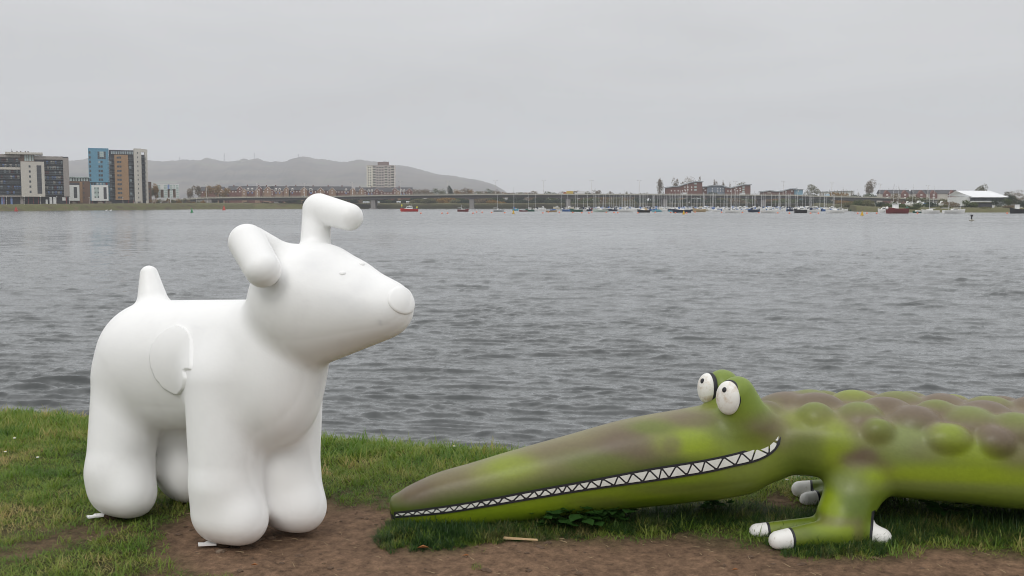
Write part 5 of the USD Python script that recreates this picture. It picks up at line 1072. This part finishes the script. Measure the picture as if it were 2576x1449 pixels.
# shrubs: left promenade, bridge banks, right shore
for k, d in enumerate((386, 399, 412, 423, 436, 449, 461, 474, 487, 500, 513)):
    tree('shrub', '{tone} shrub below the pavilion, {where}', 'shrub', d, 498 + 2.0 * (k % 3) + (3 if k > 7 else 0), 15, float(coast(d)) + 26, 1.4, ['orange', 'olive', 'brown', 'orange', 'olive'][k % 5], 'shrubs below the pavilion', 200, .5)
for k, d in enumerate((186, 250, 256, 268, 276, 340, 352)):
    tree('shrub', 'bare shrub by the flats, {where}', 'shrub', d, 505, 10, float(coast(d)) + 20, 1.6, 'bare', 'bare shrubs before the flats', 60, .35)
for k in range(68):
    d = 1030 + k * 17.6 + r_.uniform(-6, 6) if k % 2 else 1045 + k * 16.8
    tree('shrub', 'dense {tone} shrub beneath the bridge, {where}', 'shrub', d, (489 if k % 2 else 499) + r_.uniform(-2, 4), 46, (1046 if k % 2 else 1018) + r_.uniform(-4, 6), 0.5, ['dark', 'green', 'olive', 'brown', 'dark', 'orange', 'dark'][int(r_.integers(7))], 'shrubs on the bank under the bridge', 420, 1.5)
for k in range(24):
    d = 572 + k * 20 + r_.uniform(-6, 6)
    tree('shrub', 'low {tone} shrub beneath the bridge, {where}', 'shrub', d, (509 if 600 < d < 700 else 513.5) + r_.uniform(-2, 2), 30, float(coast(d)) + 30, 1.0, ['dark', 'olive', 'green', 'olive'][int(r_.integers(4))], 'low shrubs under the left spans', 200, .8)
for k in range(30):
    d = 720 + k * 11 + r_.uniform(-4, 4)
    tree('shrub', '{tone} bush behind the low shrubs under the bridge, {where}', 'shrub', d, 499 + r_.uniform(-3, 5), 22, 1046, 2.5, ['dark', 'dark', 'green'][int(r_.integers(3))], 'bushes behind the left spans', 220, .8)
for k, (d, top, w_, kind, Y) in enumerate(((2135, 508, 40, 'olive', 640), (2165, 503, 40, 'green', 620), (2190, 499, 36, 'olive', 610), (2215, 505, 34, 'dark', 560), (2240, 508, 36, 'green', 540), (2268, 512, 36, 'green', 520), (2262, 492, 40, 'brown', 640), (2290, 488, 40, 'olive', 640), (2310, 510, 34, 'green', 530), (2345, 506, 40, 'dark', 540), (2330, 490, 34, 'green', 640), (2370, 494, 34, 'olive', 620), (2398, 506, 44, 'brown', 535), (2412, 488, 44, 'dark', 600), (2432, 503, 30, 'green', 530), (2424, 478, 34, 'green', 650), (2452, 509, 26, 'green', 525), (2512, 500, 36, 'dark', 528), (2532, 497, 32, 'green', 532), (2545, 483, 30, 'dark', 590), (2552, 476, 50, 'brown', 610), (2568, 478, 46, 'brown', 600), (2572, 500, 40, 'dark', 525), (2600, 476, 60, 'olive', 600), (2380, 516, 30, 'olive', 512), (2480, 519, 40, 'olive', 508), (2540, 516, 40, 'brown', 508), (2300, 519, 30, 'green', 508))):
    tree('shrub', '%s {tone} shore bush {where}' % ('low' if top > 498 else 'tall'), 'shrub', d, top, w_, Y, -.4, kind, 'bushes on the right shore', 320, .55 if Y > 560 else .42)
# promenade lamps and the railing seat before the tower
for k, px in enumerate((98, 365, 610, 848, 1332, 1835, 2000, 2325, 2515, 2720, 2930, 3100)):
    d = k_(px); Y = float(coast(d)) + 17; t = thing('promenade_lamp', 'slim promenade lamp post, ' + where(d), 'lamp post', (X_at(d, Y), Y, 1.6), 'lamp posts on the left promenade')
    part(t, 'post', bar((0, 0, 0), (0, 0, 5.2), .11, .07), barge); part(t, 'lamp_head', ball((0, 0, 5.35), (.32, .32, .2), 1), white_p)
t = thing('jetty_railing', 'grey railed viewing platform before the tall tower', 'platform', (X_at(k_(1760), 770), 770, 1.2))
part(t, 'deck', box(-7, 7, -2, 2, -.3, 0.1), conc_b)
for k in range(12): part(t, 'rail_post', box(-6.9 + k * 1.25, -6.8 + k * 1.25, -2, -1.9, .1, 1.5), barge)
part(t, 'rail', box(-7, 7, -2.02, -1.88, 1.5, 1.62), barge)
# ------------------------------------------------------------ boats
def hull(L, Bm, H, sheer=.12, stern=.75):
    st = np.linspace(0, 1, 9); V = []
    for s in st:
        x = (s - .5) * L
        w = Bm / 2 * (stern + (1 - stern) * math.sin(min(s / .45, 1) * np.pi / 2)) * (1 - max(0, (s - .45) / .55) ** 2.2) + .02
        zt = H * (1 + sheer * ((s - .35) / .65) ** 2 * 2.2 * (s > .35) + sheer * .4 * (1 - s))
        rake = .06 * L * max(0, (s - .7) / .3)
        V += [[x + rake * 1.0, -w, zt], [x + rake * .5, -w * .86, H * .35], [x, -w * .35, -.25], [x, w * .35, -.25], [x + rake * .5, w * .86, H * .35], [x + rake, w, zt]]
    V = np.array(V); F = []
    for i in range(8):
        for j in range(5):
            a_, b_ = i * 6 + j, (i + 1) * 6 + j; F += [[a_, a_ + 1, b_ + 1], [a_, b_ + 1, b_]]
    F += [[0, 5, 4], [0, 4, 1], [1, 4, 3], [1, 3, 2]]
    deck_f = []
    for i in range(8): deck_f += [[i * 6, (i + 1) * 6, (i + 1) * 6 + 5], [i * 6, (i + 1) * 6 + 5, i * 6 + 5]]
    return V, np.array(F), np.array(deck_f)
BOATC = {'white': (.80, .80, .78), 'grey': (.42, .44, .45), 'blue': (.04, .12, .34), 'navy': (.02, .03, .06), 'black': (.02, .02, .022), 'maroon': (.16, .03, .03), 'red': (.5, .035, .03), 'cyan': (.10, .36, .46), 'pale blue': (.22, .45, .52), 'green': (.02, .09, .06), 'pale green': (.5, .58, .52), 'tan': (.45, .34, .2), 'cream': (.6, .55, .42), 'sky blue': (.08, .3, .55)}
alu = plain((.58, .58, .58), .45, .5)
def boat(kind, d, wl, len_d, hullc, label, mast=None, masttop=None, cover=None, group='moored boats', yaw=None, flip=False, lean=0.0, Y=None, mast2=None, wheel=False):
    Y = Y or float(np.clip(9228 / max(wl - 515.7, 9.2), 440, 985)); L = len_d / 2528 * Y; x = X_at(d, Y)
    r_ = np.random.default_rng(int(d * 13 + wl)); yaw = r_.uniform(-14, 14) if yaw is None else yaw
    zfix = WATER if 9228 / Y + 515.7 > wl - 3 else WATER
    cat_ = {'sail': 'sailing boat', 'motor': 'motor boat', 'open': 'boat', 'work': 'fishing boat'}[kind]
    t = thing({'sail': 'sailing_boat', 'motor': 'motor_boat', 'open': 'dinghy', 'work': 'fishing_boat'}[kind], label, cat_, (x, Y, zfix), group, rz=yaw + (180 if flip else 0))
    L = max(L / max(math.cos(math.radians(yaw)), .5), 2.6); Bm = min(.34 * L, 3.4); H = {'sail': .85, 'motor': 1.0, 'open': .55, 'work': 1.25}[kind] * min(1.6, .85 + L / 13)
    V, F, FD = hull(L, Bm, H, .22 if kind != 'motor' else .30)
    hm = plain(BOATC[hullc], .35, .5, .06)
    part(t, 'hull', (V, F), hm, smooth=40); part(t, 'deck', (V - [0, 0, .03], FD), plain((.66, .66, .63), .6))
    if kind == 'sail':
        cb = box(-L * .10, L * .22, -Bm * .28, Bm * .28, H * .9, H + .7); cb.vertices[cb.vertices[:, 0] > L * .2, 2] -= np.where(cb.vertices[cb.vertices[:, 0] > L * .2, 2] > H, .30, 0)
        c_ = part(t, 'cabin', cb, plain(BOATC['white'], .45))
        part(c_, 'window', box(-L * .06, L * .14, -Bm * .28 - .02, -Bm * .26, H + .25, H + .5), glass_m)
        if cover: part(t, 'canopy', trimesh.convex.convex_hull(np.array([[-L * .28, -Bm * .3, H], [-L * .28, Bm * .3, H], [-L * .04, -Bm * .3, H], [-L * .04, Bm * .3, H], [-L * .2, -Bm * .22, H + 1.25], [-L * .2, Bm * .22, H + 1.25], [-L * .07, -Bm * .22, H + 1.3], [-L * .07, Bm * .22, H + 1.3]])), plain(BOATC[cover], .8))
    elif kind == 'motor':
        part(t, 'cabin', trimesh.convex.convex_hull(np.array([[sx, sy * Bm * k2, z] for sx, k2, z in ((-L * .26, .40, H * .9), (L * .30, .26, H * 1.1), (L * .06, .33, H + 1.05), (-L * .24, .36, H + 1.05)) for sy in (-1, 1)])), plain(BOATC['white'], .4))
        part(t, 'window', trimesh.convex.convex_hull(np.array([[sx, sy * (Bm * k2 + .015), z] for sx, k2, z in ((-L * .2, .385, H + .35), (L * .15, .32, H + .4), (L * .08, .338, H + .85), (-L * .2, .37, H + .85)) for sy in (-1, 1)])), glass_m)
        part(t, 'flybridge', box(-L * .2, L * .02, -Bm * .3, Bm * .3, H + 1.05, H + 1.5), plain(BOATC[cover or 'white'], .5)); part(t, 'rail', bar((L * .1, -Bm * .3, H + .9), (L * .46, -.1, H + 1.0), .035, sides=4), alu)
    elif kind == 'work' or wheel:
        wh = part(t, 'wheelhouse', box(-L * .02 if kind == 'work' else -L * .3, L * .18 if kind == 'work' else 0, -Bm * .3, Bm * .3, H * .9, H + 2.0), plain(BOATC['white'], .45)); part(wh, 'window', box(L * .0, L * .16, -Bm * .3 - .02, -Bm * .28, H + 1.1, H + 1.7), glass_m); part(wh, 'roof', box(-L * .04, L * .2, -Bm * .34, Bm * .34, H + 2.0, H + 2.15), plain((.6, .6, .6), .5))
    elif cover:
        part(t, 'canopy', trimesh.convex.convex_hull(np.array([[sx * L, sy * Bm * .42, z] for sx, z in ((-.42, H * .9), (.30, H * .95), (-.3, H + .55), (.12, H + .55)) for sy in (-1, 1)])), plain(BOATC[cover], .8))
    for mx, mt in ((mast, masttop), (mast2 or (None, None))):
        if mx is None: continue
        hx = (X_at(mx, Y) - x) * (-1 if flip else 1); hx = float(np.clip(hx, -L * .4, L * .4)); zt = Z_at(mt, Y) - zfix
        mp = part(t, 'mast', bar((hx, 0, H * .8), (hx + lean * zt, 0, zt), .10, .075), alu)
        part(mp, 'spreader', bar((hx + lean * zt * .6, -.6, zt * .62), (hx + lean * zt * .6, .6, zt * .62), .035, sides=4), alu)
        part(t, 'boom', bar((hx, 0, H + 1.0), (hx - L * .36, 0, H + .95), .11, sides=5), plain(BOATC[cover], .8) if cover else alu)
        part(t, 'forestay', bar((hx + lean * zt, 0, zt * .97), (L * .5, 0, H * 1.1), .012, sides=3), alu)
    return t
x4 = lambda px: 1164.2 + px * .16872
x5, x6 = kx5, kx6
FRONT = [ # kind, centre, waterline, length, hull, mast, top, cover, words
 ('sail', x5(0) - 388.1 + 0, 532.4, 27, 'maroon', 1161, 515, None, 'alone between the red boat and the middle pier'),
 ('sail', x4(535), 532.9, 26, 'grey', x4(512), 489, None, 'alone, first from the left beyond the middle pier'),
 ('sail', x4(785), 530, 14, 'cyan', x4(762), 471, 'blue', 'bright blue hull, alone left of the crowd'),
 ('open', x4(905), 532.3, 20, 'maroon', None, None, None, 'low dark maroon hull nosing a white cabin boat'),
 ('sail', x4(1005), 532, 22, 'green', x4(978), 488, None, 'white cabin over a dark green hull'),
 ('sail', x4(1095), 529.5, 14, 'white', x4(1085), 486, 'navy', 'small with dark boom cover at the left of the crowd'),
 ('motor', x4(1185), 529.5, 18, 'white', None, None, None, 'white cruiser with a dark windscreen at the left of the crowd'),
 ('open', x4(1350), 530.5, 15, 'blue', None, None, 'blue', 'small, wholly under a bright blue cover'),
 ('motor', x4(1400), 525.5, 16, 'cream', None, None, None, 'cream cruiser behind the blue covered dinghy'),
 ('open', x4(1320), 533.3, 27, 'tan', None, None, None, 'long low open tan hull before the blue covered dinghy'),
 ('sail', x4(1490), 529.8, 14, 'grey', x4(1475), 488, 'navy', 'blue grey hull with a dark cover'),
 ('sail', x4(1550), 532, 22, 'blue', x4(1555), 487, None, 'blue hull, behind the bow of the dark green one'),
 ('sail', x4(1700), 532.6, 30, 'green', x4(1675), 488, None, 'long dark green hull with a bare white mast'),
 ('motor', x4(1600), 526.5, 18, 'cream', None, None, None, 'cream cruiser behind the blue hull'),
 ('motor', x4(1885), 530, 16, 'maroon', None, None, 'white', 'maroon hull with a white top'),
 ('sail', x4(2060), 533.3, 37, 'pale green', x4(1968), 473, None, 'big pale green hull with a tall mast'),
 ('motor', x4(2285), 527, 19, 'white', None, None, 'navy', 'white cruiser with a dark windscreen left of the white yacht'),
 ('sail', x4(2440), 533.5, 38, 'white', x4(2415), 479, None, 'long white hull, left of the black one'),
 ('sail', x5(400), 534.5, 30, 'black', x5(385), 484, 'tan', 'black hull with brown cabin, ahead of the crowd'),
 ('open', x5(595), 533, 24, 'pale blue', None, None, 'cyan', 'light blue hull, ahead of the crowd'),
 ('motor', x5(710), 529, 26, 'white', None, None, 'navy', 'broad white cruiser behind the light blue dinghy'),
 ('open', x5(808), 532.5, 12, 'cyan', None, None, None, 'tiny turquoise hull left of the navy one'),
 ('sail', x5(970), 534.8, 44, 'navy', x5(945), 478, None, 'long navy hull above the yellow buoy'),
 ('motor', x5(1230), 533, 31, 'tan', None, None, 'cream', 'tan and yellow cabin hull right of the navy one'),
 ('motor', x5(1330), 529.5, 26, 'white', None, None, None, 'white houseboat shape behind the tan one'),
 ('sail', x5(1480), 532.3, 22, 'white', x5(1465), 486, None, 'short white hull right of the tan motor boat'),
 ('open', x5(1545), 529, 12, 'blue', None, None, 'blue', 'small blue covered hull near the tall white mast'),
 ('sail', x5(1720), 535.5, 38, 'white', x5(1705), 475, None, 'long white hull under the thickest, tallest mast'),
 ('open', x5(1895), 531.5, 16, 'white', None, None, 'white', 'plain white bow right of the tallest mast'),
 ('sail', x5(2040), 533.5, 27, 'navy', x5(2045), 480, 'navy', 'navy hull with navy covers'),
 ('sail', x5(2272), 535.8, 42, 'white', x5(2300), 487, None, 'longest white hull, right of the navy covered one'),
 ('sail', x5(2450), 531.5, 22, 'white', x5(2415), 485, 'blue', 'white hull with a blue canopy, right of the longest white hull'),
 ('sail', x6(50), 534, 20, 'white', x6(80), 483, None, 'white hull showing its stern to the longest white one'),
 ('sail', x6(175), 531, 22, 'white', x6(145), 478, 'navy', 'white hull with dark blue canopy'),
 ('motor', x6(300), 535.5, 31, 'black', None, None, 'white', 'black hull with square white wheelhouse'),
 ('sail', x6(430), 534.5, 34, 'white', x6(412), 485, 'navy', 'white hull with navy boom cover, right of the black hull'),
 ('sail', x6(515), 531, 20, 'white', x6(545), 494, 'sky blue', 'white hull with a bright blue hood'),
 ('sail', x6(655), 536, 42, 'white', x6(640), 489, None, 'long white hull nearest the end of the crowd'),
 ('sail', x6(735), 532, 22, 'white', x6(716), 489, None, 'white hull tucked behind the last long white one'),
 ('open', x6(850), 531, 24, 'green', None, None, 'white', 'green hull between the crowd and the dark red boat'),
 ('motor', x6(1140), 534, 24, 'white', None, None, None, 'white hull close to the stern of the dark red boat'),
 ('open', x6(1490), 535.5, 22, 'green', None, None, 'white', 'green hull right of the dark red boat'),
 ('sail', x6(1625), 537.5, 44, 'white', x6(1610), 487, None, 'white hull left of the two masted one'),
 ]
for kind, d, wl, ln, hc, ms, mt, cv, words in FRONT:
    boat(kind, d, wl, ln, hc, {'sail': 'sailing boat, ', 'motor': 'motor boat, ', 'open': 'small boat, '}[kind] + words, ms, mt, cv, group='front row boats', flip=(int(d) % 3 > 0))
t = boat('sail', x6(1862), 537.5, 54, 'white', 'two masted white sailing boat before the right shore', x6(1810), 482, None, 'front row boats', yaw=4, mast2=(x6(1935), 493))
t = boat('work', x6(1285), 537, 55, 'maroon', 'dark red fishing boat with a white wheelhouse and round fenders', None, None, None, 'fishing boats', yaw=4, flip=True)
for k, px in enumerate((-9, -3, 6, 9)): part(t, 'fender', ball((px * .55, -1.9, 1.1), (.3, .2, .38), 1), white_p)
part(t, 'mast', bar((2.3, 0, 1), (2.3, 0, 4.8), .07), alu)
for k, (px, c_) in enumerate(((4.6, 'white'), (-4.4, 'green'))): part(t, 'deck_drum', ball((px, 0, 2.3), (.7, .7, .7), 1), plain(BOATC[c_], .6))
t = boat('work', x6(2520), 538, 40, 'black', 'dark hulled fishing boat at the right edge, with rigged mast', x6(2503), 516, None, 'fishing boats', yaw=3, flip=True)
# red pilot boat
Y = 560; o = (X_at(1030.5, Y), Y, WATER); t = thing('pilot_boat', 'bright red boat with a white wheelhouse and yellow flags', 'boat', o, rz=183)
V, F, FD = hull(9.4, 2.9, 1.35, .2); part(t, 'hull', (V, F), plain(BOATC['red'], .35, .5, .06), smooth=40); part(t, 'deck', (V - [0, 0, .03], FD), white_p)
wh = part(t, 'wheelhouse', trimesh.convex.convex_hull(np.array([[x, y, z] for x, z in ((-1.6, 1.3), (2.3, 1.3), (1.5, 2.9), (-1.4, 2.9)) for y in (-1, 1)])), white_p)
for k in range(4): part(wh, 'window', box(-1.1 + k * .68, -.6 + k * .68, -1.03, 1.03, 2.05, 2.6), glass_m)
part(t, 'foredeck', trimesh.convex.convex_hull(np.array([[x, y, z] for x, w_, z in ((2.0, 1.1, 1.3), (4.4, .3, 1.45), (2.2, .9, 1.9)) for y in (-w_, w_)])), white_p)
part(t, 'mast', bar((-.9, 0, 2.9), (-.9, 0, 4.2), .06), alu); part(t, 'radar', box(-.4, .4, -.4, .4, 2.95, 3.25), white_p)
for px, zt in ((4.6, 3.9), (-3.8, 2.9)):
    fp = part(t, 'flagpole', bar((px, 0, 1.2), (px + .1, 0, zt), .035, sides=4), alu); part(fp, 'flag', box(px - .55, px + .1, -.03, .03, zt - .95, zt), plain((.75, .68, .04), .7))
part(t, 'lifebuoy', ball((4.95, 0, .8), (.35, .35, .4), 1), plain((.7, .12, .06), .6))
# the crowd behind
ROWS = {600: 'second', 660: 'third', 720: 'fourth', 800: 'last'}
r_ = np.random.default_rng(17)
for row, (wl, Y, cnt, d0, d1) in enumerate(((530.6, 600, 36, 1440, 2110), (529.2, 660, 42, 1470, 2100), (528.2, 720, 36, 1500, 2080), (527.3, 800, 26, 1560, 2060))):
    for k in range(cnt):
        d = d0 + (d1 - d0) * (k + r_.uniform(.1, .9)) / cnt; hc = ['white', 'white', 'white', 'grey', 'navy', 'cream', 'blue'][int(r_.integers(7))]; sail = r_.uniform() < .78
        cv = [None, None, 'navy', 'blue', None][int(r_.integers(5))]
        boat('sail' if sail else 'motor', d, wl, r_.uniform(17, 26), hc, f'{hc} ' + ('yacht' if sail else 'cruiser') + (f', {cv} cover' if cv else '') + f', {ROWS[Y]} row of moorings, ' + where(d), d + r_.uniform(-4, 4) if sail else None, (487 + r_.uniform(-5, 9)) if sail else None, cv, group=('sailing boats in the back rows' if sail else 'motor boats in the back rows'), flip=bool(r_.integers(2)), lean=r_.uniform(-.02, .02), Y=Y)
# boats laid up ashore
for k, (px, ln, hc, kind, top, words) in enumerate(((1245, 20, 'white', 'sail', 478, 'leftmost, under the bridge end'), (1290, 16, 'white', 'sail', 480, 'second, with its mast up'), (1390, 14, 'white', 'motor', None, 'small and low, left of the pair'), (1440, 22, 'white', 'sail', 478, 'left of the big white cruiser'), (1512, 24, 'white', 'motor', None, 'biggest white cruiser'), (1583, 16, 'blue', 'open', None, 'wrapped in a blue cover'), (1655, 18, 'grey', 'sail', 482, 'grey, right of the blue cover'), (1740, 18, 'white', 'motor', None, 'rightmost, before the brick gables'))):
    Y = 610; t = boat(kind, x6(px), 530, ln, hc, 'boat laid up on the right shore, ' + words, x6(px) if top else None, top, 'blue' if hc == 'blue' else None, group='boats laid up ashore', Y=Y, yaw=20)
    t.GetAttribute('xformOp:translate').Set(Gf.Vec3d(X_at(x6(px), Y), Y, Z_at(ky6(458), Y)))
# ------------------------------------------------------------ buoys, posts, birds
def buoy(name, label, d, wl, r, col, kind, group=None):
    p_ = G(d, wl, WATER); t = thing(name, label, 'buoy', (p_[0], p_[1], WATER), group); mt = plain(col, .4, .4)
    if kind == 'ball': part(t, 'float', ball((0, 0, r * .35), (r, r, r), 2), mt, smooth=True); part(t, 'ring', bar((0, 0, r * 1.25), (0, 0, r * 1.6), r * .16), rail_m)
    elif kind == 'cone':
        part(t, 'float', bar((0, 0, -.3), (0, 0, r * .5), r * .95, r * 1.0, 12), mt); part(t, 'cone', bar((0, 0, r * .5), (0, 0, r * 2.7), r * .75, r * .12, 12), mt); part(t, 'topmark', bar((0, 0, r * 2.6), (0, 0, r * 3.0), r * .2, sides=6), mt)
    elif kind == 'can':
        part(t, 'float', bar((0, 0, -.3), (0, 0, r * .5), r, r, 12), mt); part(t, 'can', bar((0, 0, r * .5), (0, 0, r * 1.7), r * .62, r * .5, 12), mt); part(t, 'topmark', bar((0, 0, r * 1.7), (0, 0, r * 2.4), r * .28, sides=8), mt)
buoy('channel_buoy', 'red can buoy close to the left grassy bank', 40.5, 531.5, 1.1, (.42, .06, .05), 'can')
buoy('channel_buoy', 'green cone shaped buoy out from the white pavilion', 482.6, 535, .75, (.02, .2, .07), 'cone')
buoy('channel_buoy', 'red can buoy before the dark span left of the dog ear', 563.5, 528.8, 1.3, (.5, .09, .06), 'can')
for k, (d, wl, w_) in enumerate(((1291.6, 537.5, 'leftmost of three, left of the boats'), (1720, 539, 'before the long navy sailing boat'), (2168.6, 542, 'right of the last long white sailing boat'))): buoy('yellow_buoy', 'yellow buoy with a pointed top, ' + w_, d, wl, .62, (.62, .38, .02), 'can', 'yellow buoys')
OB = [x4(px) for px in (205, 290, 430, 625, 1195, 1275, 1440, 1640, 1775, 1880, 1925, 2140, 2255, 2310)] + [x5(px) for px in (310, 440, 570, 800, 870, 1035, 1165, 1560, 1870, 2115, 2395)] + [x6(px) for px in (185, 400, 480, 880, 975, 1075, 1490, 2405)] + [1059, 1112, 1126, 1190]
for k, d in enumerate(OB):
    d_ = d - (10 if k == 0 else 0); wl = 534.6 + (k % 5) * .5; buoy('mooring_buoy', 'small orange mooring buoy, ' + where(d) + (', nearer the camera' if k % 2 else ''), d, wl if k < 25 else 537.5, .38, (.75, .16, .07), 'ball', 'orange mooring buoys')
p_ = G(2444, 555.5, WATER); t = thing('marker_post', 'small black post buoy with a topmark, alone on the water at right', 'buoy', (p_[0], p_[1], WATER))
part(t, 'float', ball((0, 0, .1), (.55, .55, .22), 2), conc_b); part(t, 'post', bar((0, 0, .2), (0, 0, 1.0), .16, .13), black_mat); part(t, 'topmark', box(-.22, .22, -.22, .22, 1.0, 1.4), black_mat)
for k, (px, w_) in enumerate(((1585, 'left of the pair near the left bank'), (1650, 'right of the pair near the left bank'))):
    p_ = G(k_(px), 530.3, WATER); t = thing('swan', 'white swan floating on the water, ' + w_, 'bird', (p_[0], p_[1], WATER))
    neck = [(.35, 0, .3), (.55, 0, .6), (.5, 0, .95), (.68, 0, 1.0)]
    part(t, 'body', cat(ball((0, 0, .22), (.65, .35, .32), 2), *[bar(neck[i], neck[i + 1], .09) for i in range(3)], ball((.66, 0, 1.0), (.13, .08, .08), 1)), white_p); part(t, 'beak', bar((.75, 0, 1.0), (.95, 0, .96), .04, .015), plain((.6, .22, .04)))
# ------------------------------------------------------------ small things on the bank
def leafy(d, y, rad, n, seed, label):
    r_ = np.random.default_rng(seed); c0 = G(d, y); c0[2] = ground_z(c0[0], c0[1]); t = thing('weed', label, 'weed', c0, 'leafy weeds beside the crocodile')
    for k in range(n):
        a_ = r_.uniform(0, 6.28); q = rad * math.sqrt(r_.uniform()); b0 = np.array([q * math.cos(a_), q * math.sin(a_) * .5, 0]); h = r_.uniform(.04, .11); az_ = r_.uniform(0, 6.28); L = r_.uniform(.05, .10); w2 = L * r_.uniform(.35, .5)
        d1 = np.array([math.cos(az_), math.sin(az_), r_.uniform(-.1, .5)]); s1 = np.array([-math.sin(az_), math.cos(az_), r_.uniform(-.2, .2)]); top = b0 + [0, 0, h]
        v = np.array([top, top + d1 * L * .35 + s1 * w2, top + d1 * L * .8 + s1 * w2 * .7, top + d1 * L - [0, 0, .015], top + d1 * L * .8 - s1 * w2 * .7, top + d1 * L * .35 - s1 * w2, top + d1 * L * .55 - [0, 0, .012], b0 + s1 * .003, b0 - s1 * .003])
        part(t, 'leaf', (v, np.array([[0, 1, 6], [1, 2, 6], [2, 3, 6], [3, 4, 6], [4, 5, 6], [5, 0, 6], [7, 8, 0]])), weed_m)
weed_m = leaf_mat('weed_leaves', (.03, .085, .015), (.07, .15, .03))
for k, (d, y, rad, n, w_) in enumerate(((1390, 1328, .10, 16, 'low leafy weed under the long jaw, left of the middle'), (1440, 1326, .12, 24, 'bushiest leafy weed, under the middle of the jaw'), (1500, 1322, .10, 18, 'leafy weed right of the bushiest one'), (1560, 1316, .08, 12, 'leafy weed under the right half of the jaw'), (2150, 1296, .08, 10, 'leafy weed in shade behind the near leg'), (1800, 1290, .12, 14, 'leafy weed in shade below the chin'), (2400, 1312, .12, 16, 'leafy weed in shade under the belly'))): leafy(d, y, rad, n, 40 + k, w_)
p_ = G(1308, 1355); p_[2] = ground_z(p_[0], p_[1]) + .01; t = part(None, 'wood_sliver', trimesh.convex.convex_hull(np.array([[-.085, .015, 0], [-.06, .025, .004], [.09, -.02, 0], [.085, -.012, .006], [-.08, .012, .01], [-.085, .0, 0]]) + p_), plain((.42, .29, .16), .8)); tag(t, 'pale split sliver of wood lying on soil below the jaw', 'wood')
leaf_m = plain((.30, .12, .04), .7, .3, .3, 40)
for k, (d, y, w_) in enumerate(((1064, 1377, 'on the soil below the tip of the snout'), (1172, 1392, 'small, on the path right of the snout tip'), (640, 1420, 'on the path below the front paws'), (1850, 1420, 'on the path left of the near claws'))):
    p_ = G(d, y); p_[2] = ground_z(p_[0], p_[1]) + .012; m = np.array([[-.025, 0, 0], [0, .014, .008], [.025, .0, .002], [0, -.012, .012], [0, 0, .0]]) * (1.2 if k == 0 else .7) + p_
    tag(part(None, 'fallen_leaf', (m, np.array([[0, 4, 1], [1, 4, 2], [2, 4, 3], [3, 4, 0]])), leaf_m), 'fallen brown leaf ' + w_, 'leaf', 'fallen leaves')
for k, (d, y, w_) in enumerate(((37, 1114, 'highest, near the left edge of the grass'), (14, 1149, 'at the very left edge of the grass'), (95, 1160, 'left of the dog by the bright grass'), (1142, 1131, 'on the grass crest right of the dog'), (1979, 1216, 'beneath the chin near the far claws'))):
    p_ = G(d, y); p_[2] = ground_z(p_[0], p_[1]) + .045; t = thing('daisy', 'tiny white daisy ' + w_, 'flower', p_, 'daisies in the grass')
    part(t, 'petals', ball((0, 0, 0), (.010, .010, .004), 1), white_p); part(t, 'centre', ball((0, 0, .005), (.004, .004, .003), 1), plain((.6, .4, .03))); part(t, 'stalk', bar((0, 0, -.05), (0, 0, 0), .0015, sides=3), rank)
r_ = np.random.default_rng(23); V, F, o_ = [], [], 0
for _ in range(520):
    x, y = r_.uniform(-3, 3.2), r_.uniform(3.7, 5.6)
    if soil_at(x, y) < .55: continue
    s_ = abs(r_.normal(0, .006)) + .003
    m = trimesh.creation.icosphere(1, 1.0); m.vertices *= r_.uniform(.6, 1.3, m.vertices.shape); m.apply_scale([s_ * r_.uniform(1, 1.8), s_, s_ * .6]); m.apply_translation([x, y, float(ground_z(x, y)) + s_ * .2]); V.append(m.vertices); F.append(m.faces + o_); o_ += len(m.vertices)
tag(part(None, 'soil_crumbs', (np.vstack(V), np.vstack(F)), mottled('crumbs', [(0.3, (.075, .05, .034)), (0.6, (.14, .095, .066)), (0.75, (.26, .22, .17))], 9.0)), 'small clods and grit scattered over the trodden soil', 'grit', kind='stuff')

V, F, o_ = [], [], 0
for _ in range(700):
    x, y = r_.uniform(-3, 3.2), r_.uniform(3.7, 5.6); S_ = float(soil_at(x, y))
    if S_ < .3: continue
    a_ = r_.uniform(0, 3.14); L = r_.uniform(.015, .06); z = float(ground_z(x, y)) + .006; w_ = r_.uniform(.0012, .0025); dx_, dy_ = math.cos(a_) * L / 2, math.sin(a_) * L / 2
    V.append(np.array([[x - dx_ - dy_ / L * w_, y - dy_ + dx_ / L * w_, z], [x - dx_ + dy_ / L * w_, y - dy_ - dx_ / L * w_, z + .002], [x + dx_, y + dy_, z + r_.uniform(-.002, .008)]])); F.append(np.array([[0, 1, 2]]) + o_); o_ += 3
tag(part(None, 'dry_stalks', (np.vstack(V), np.vstack(F)), plain((.36, .27, .16), .8, .2, .3, 30)), 'scattered bits of dry grass lying on the trodden soil', 'straw', kind='stuff')
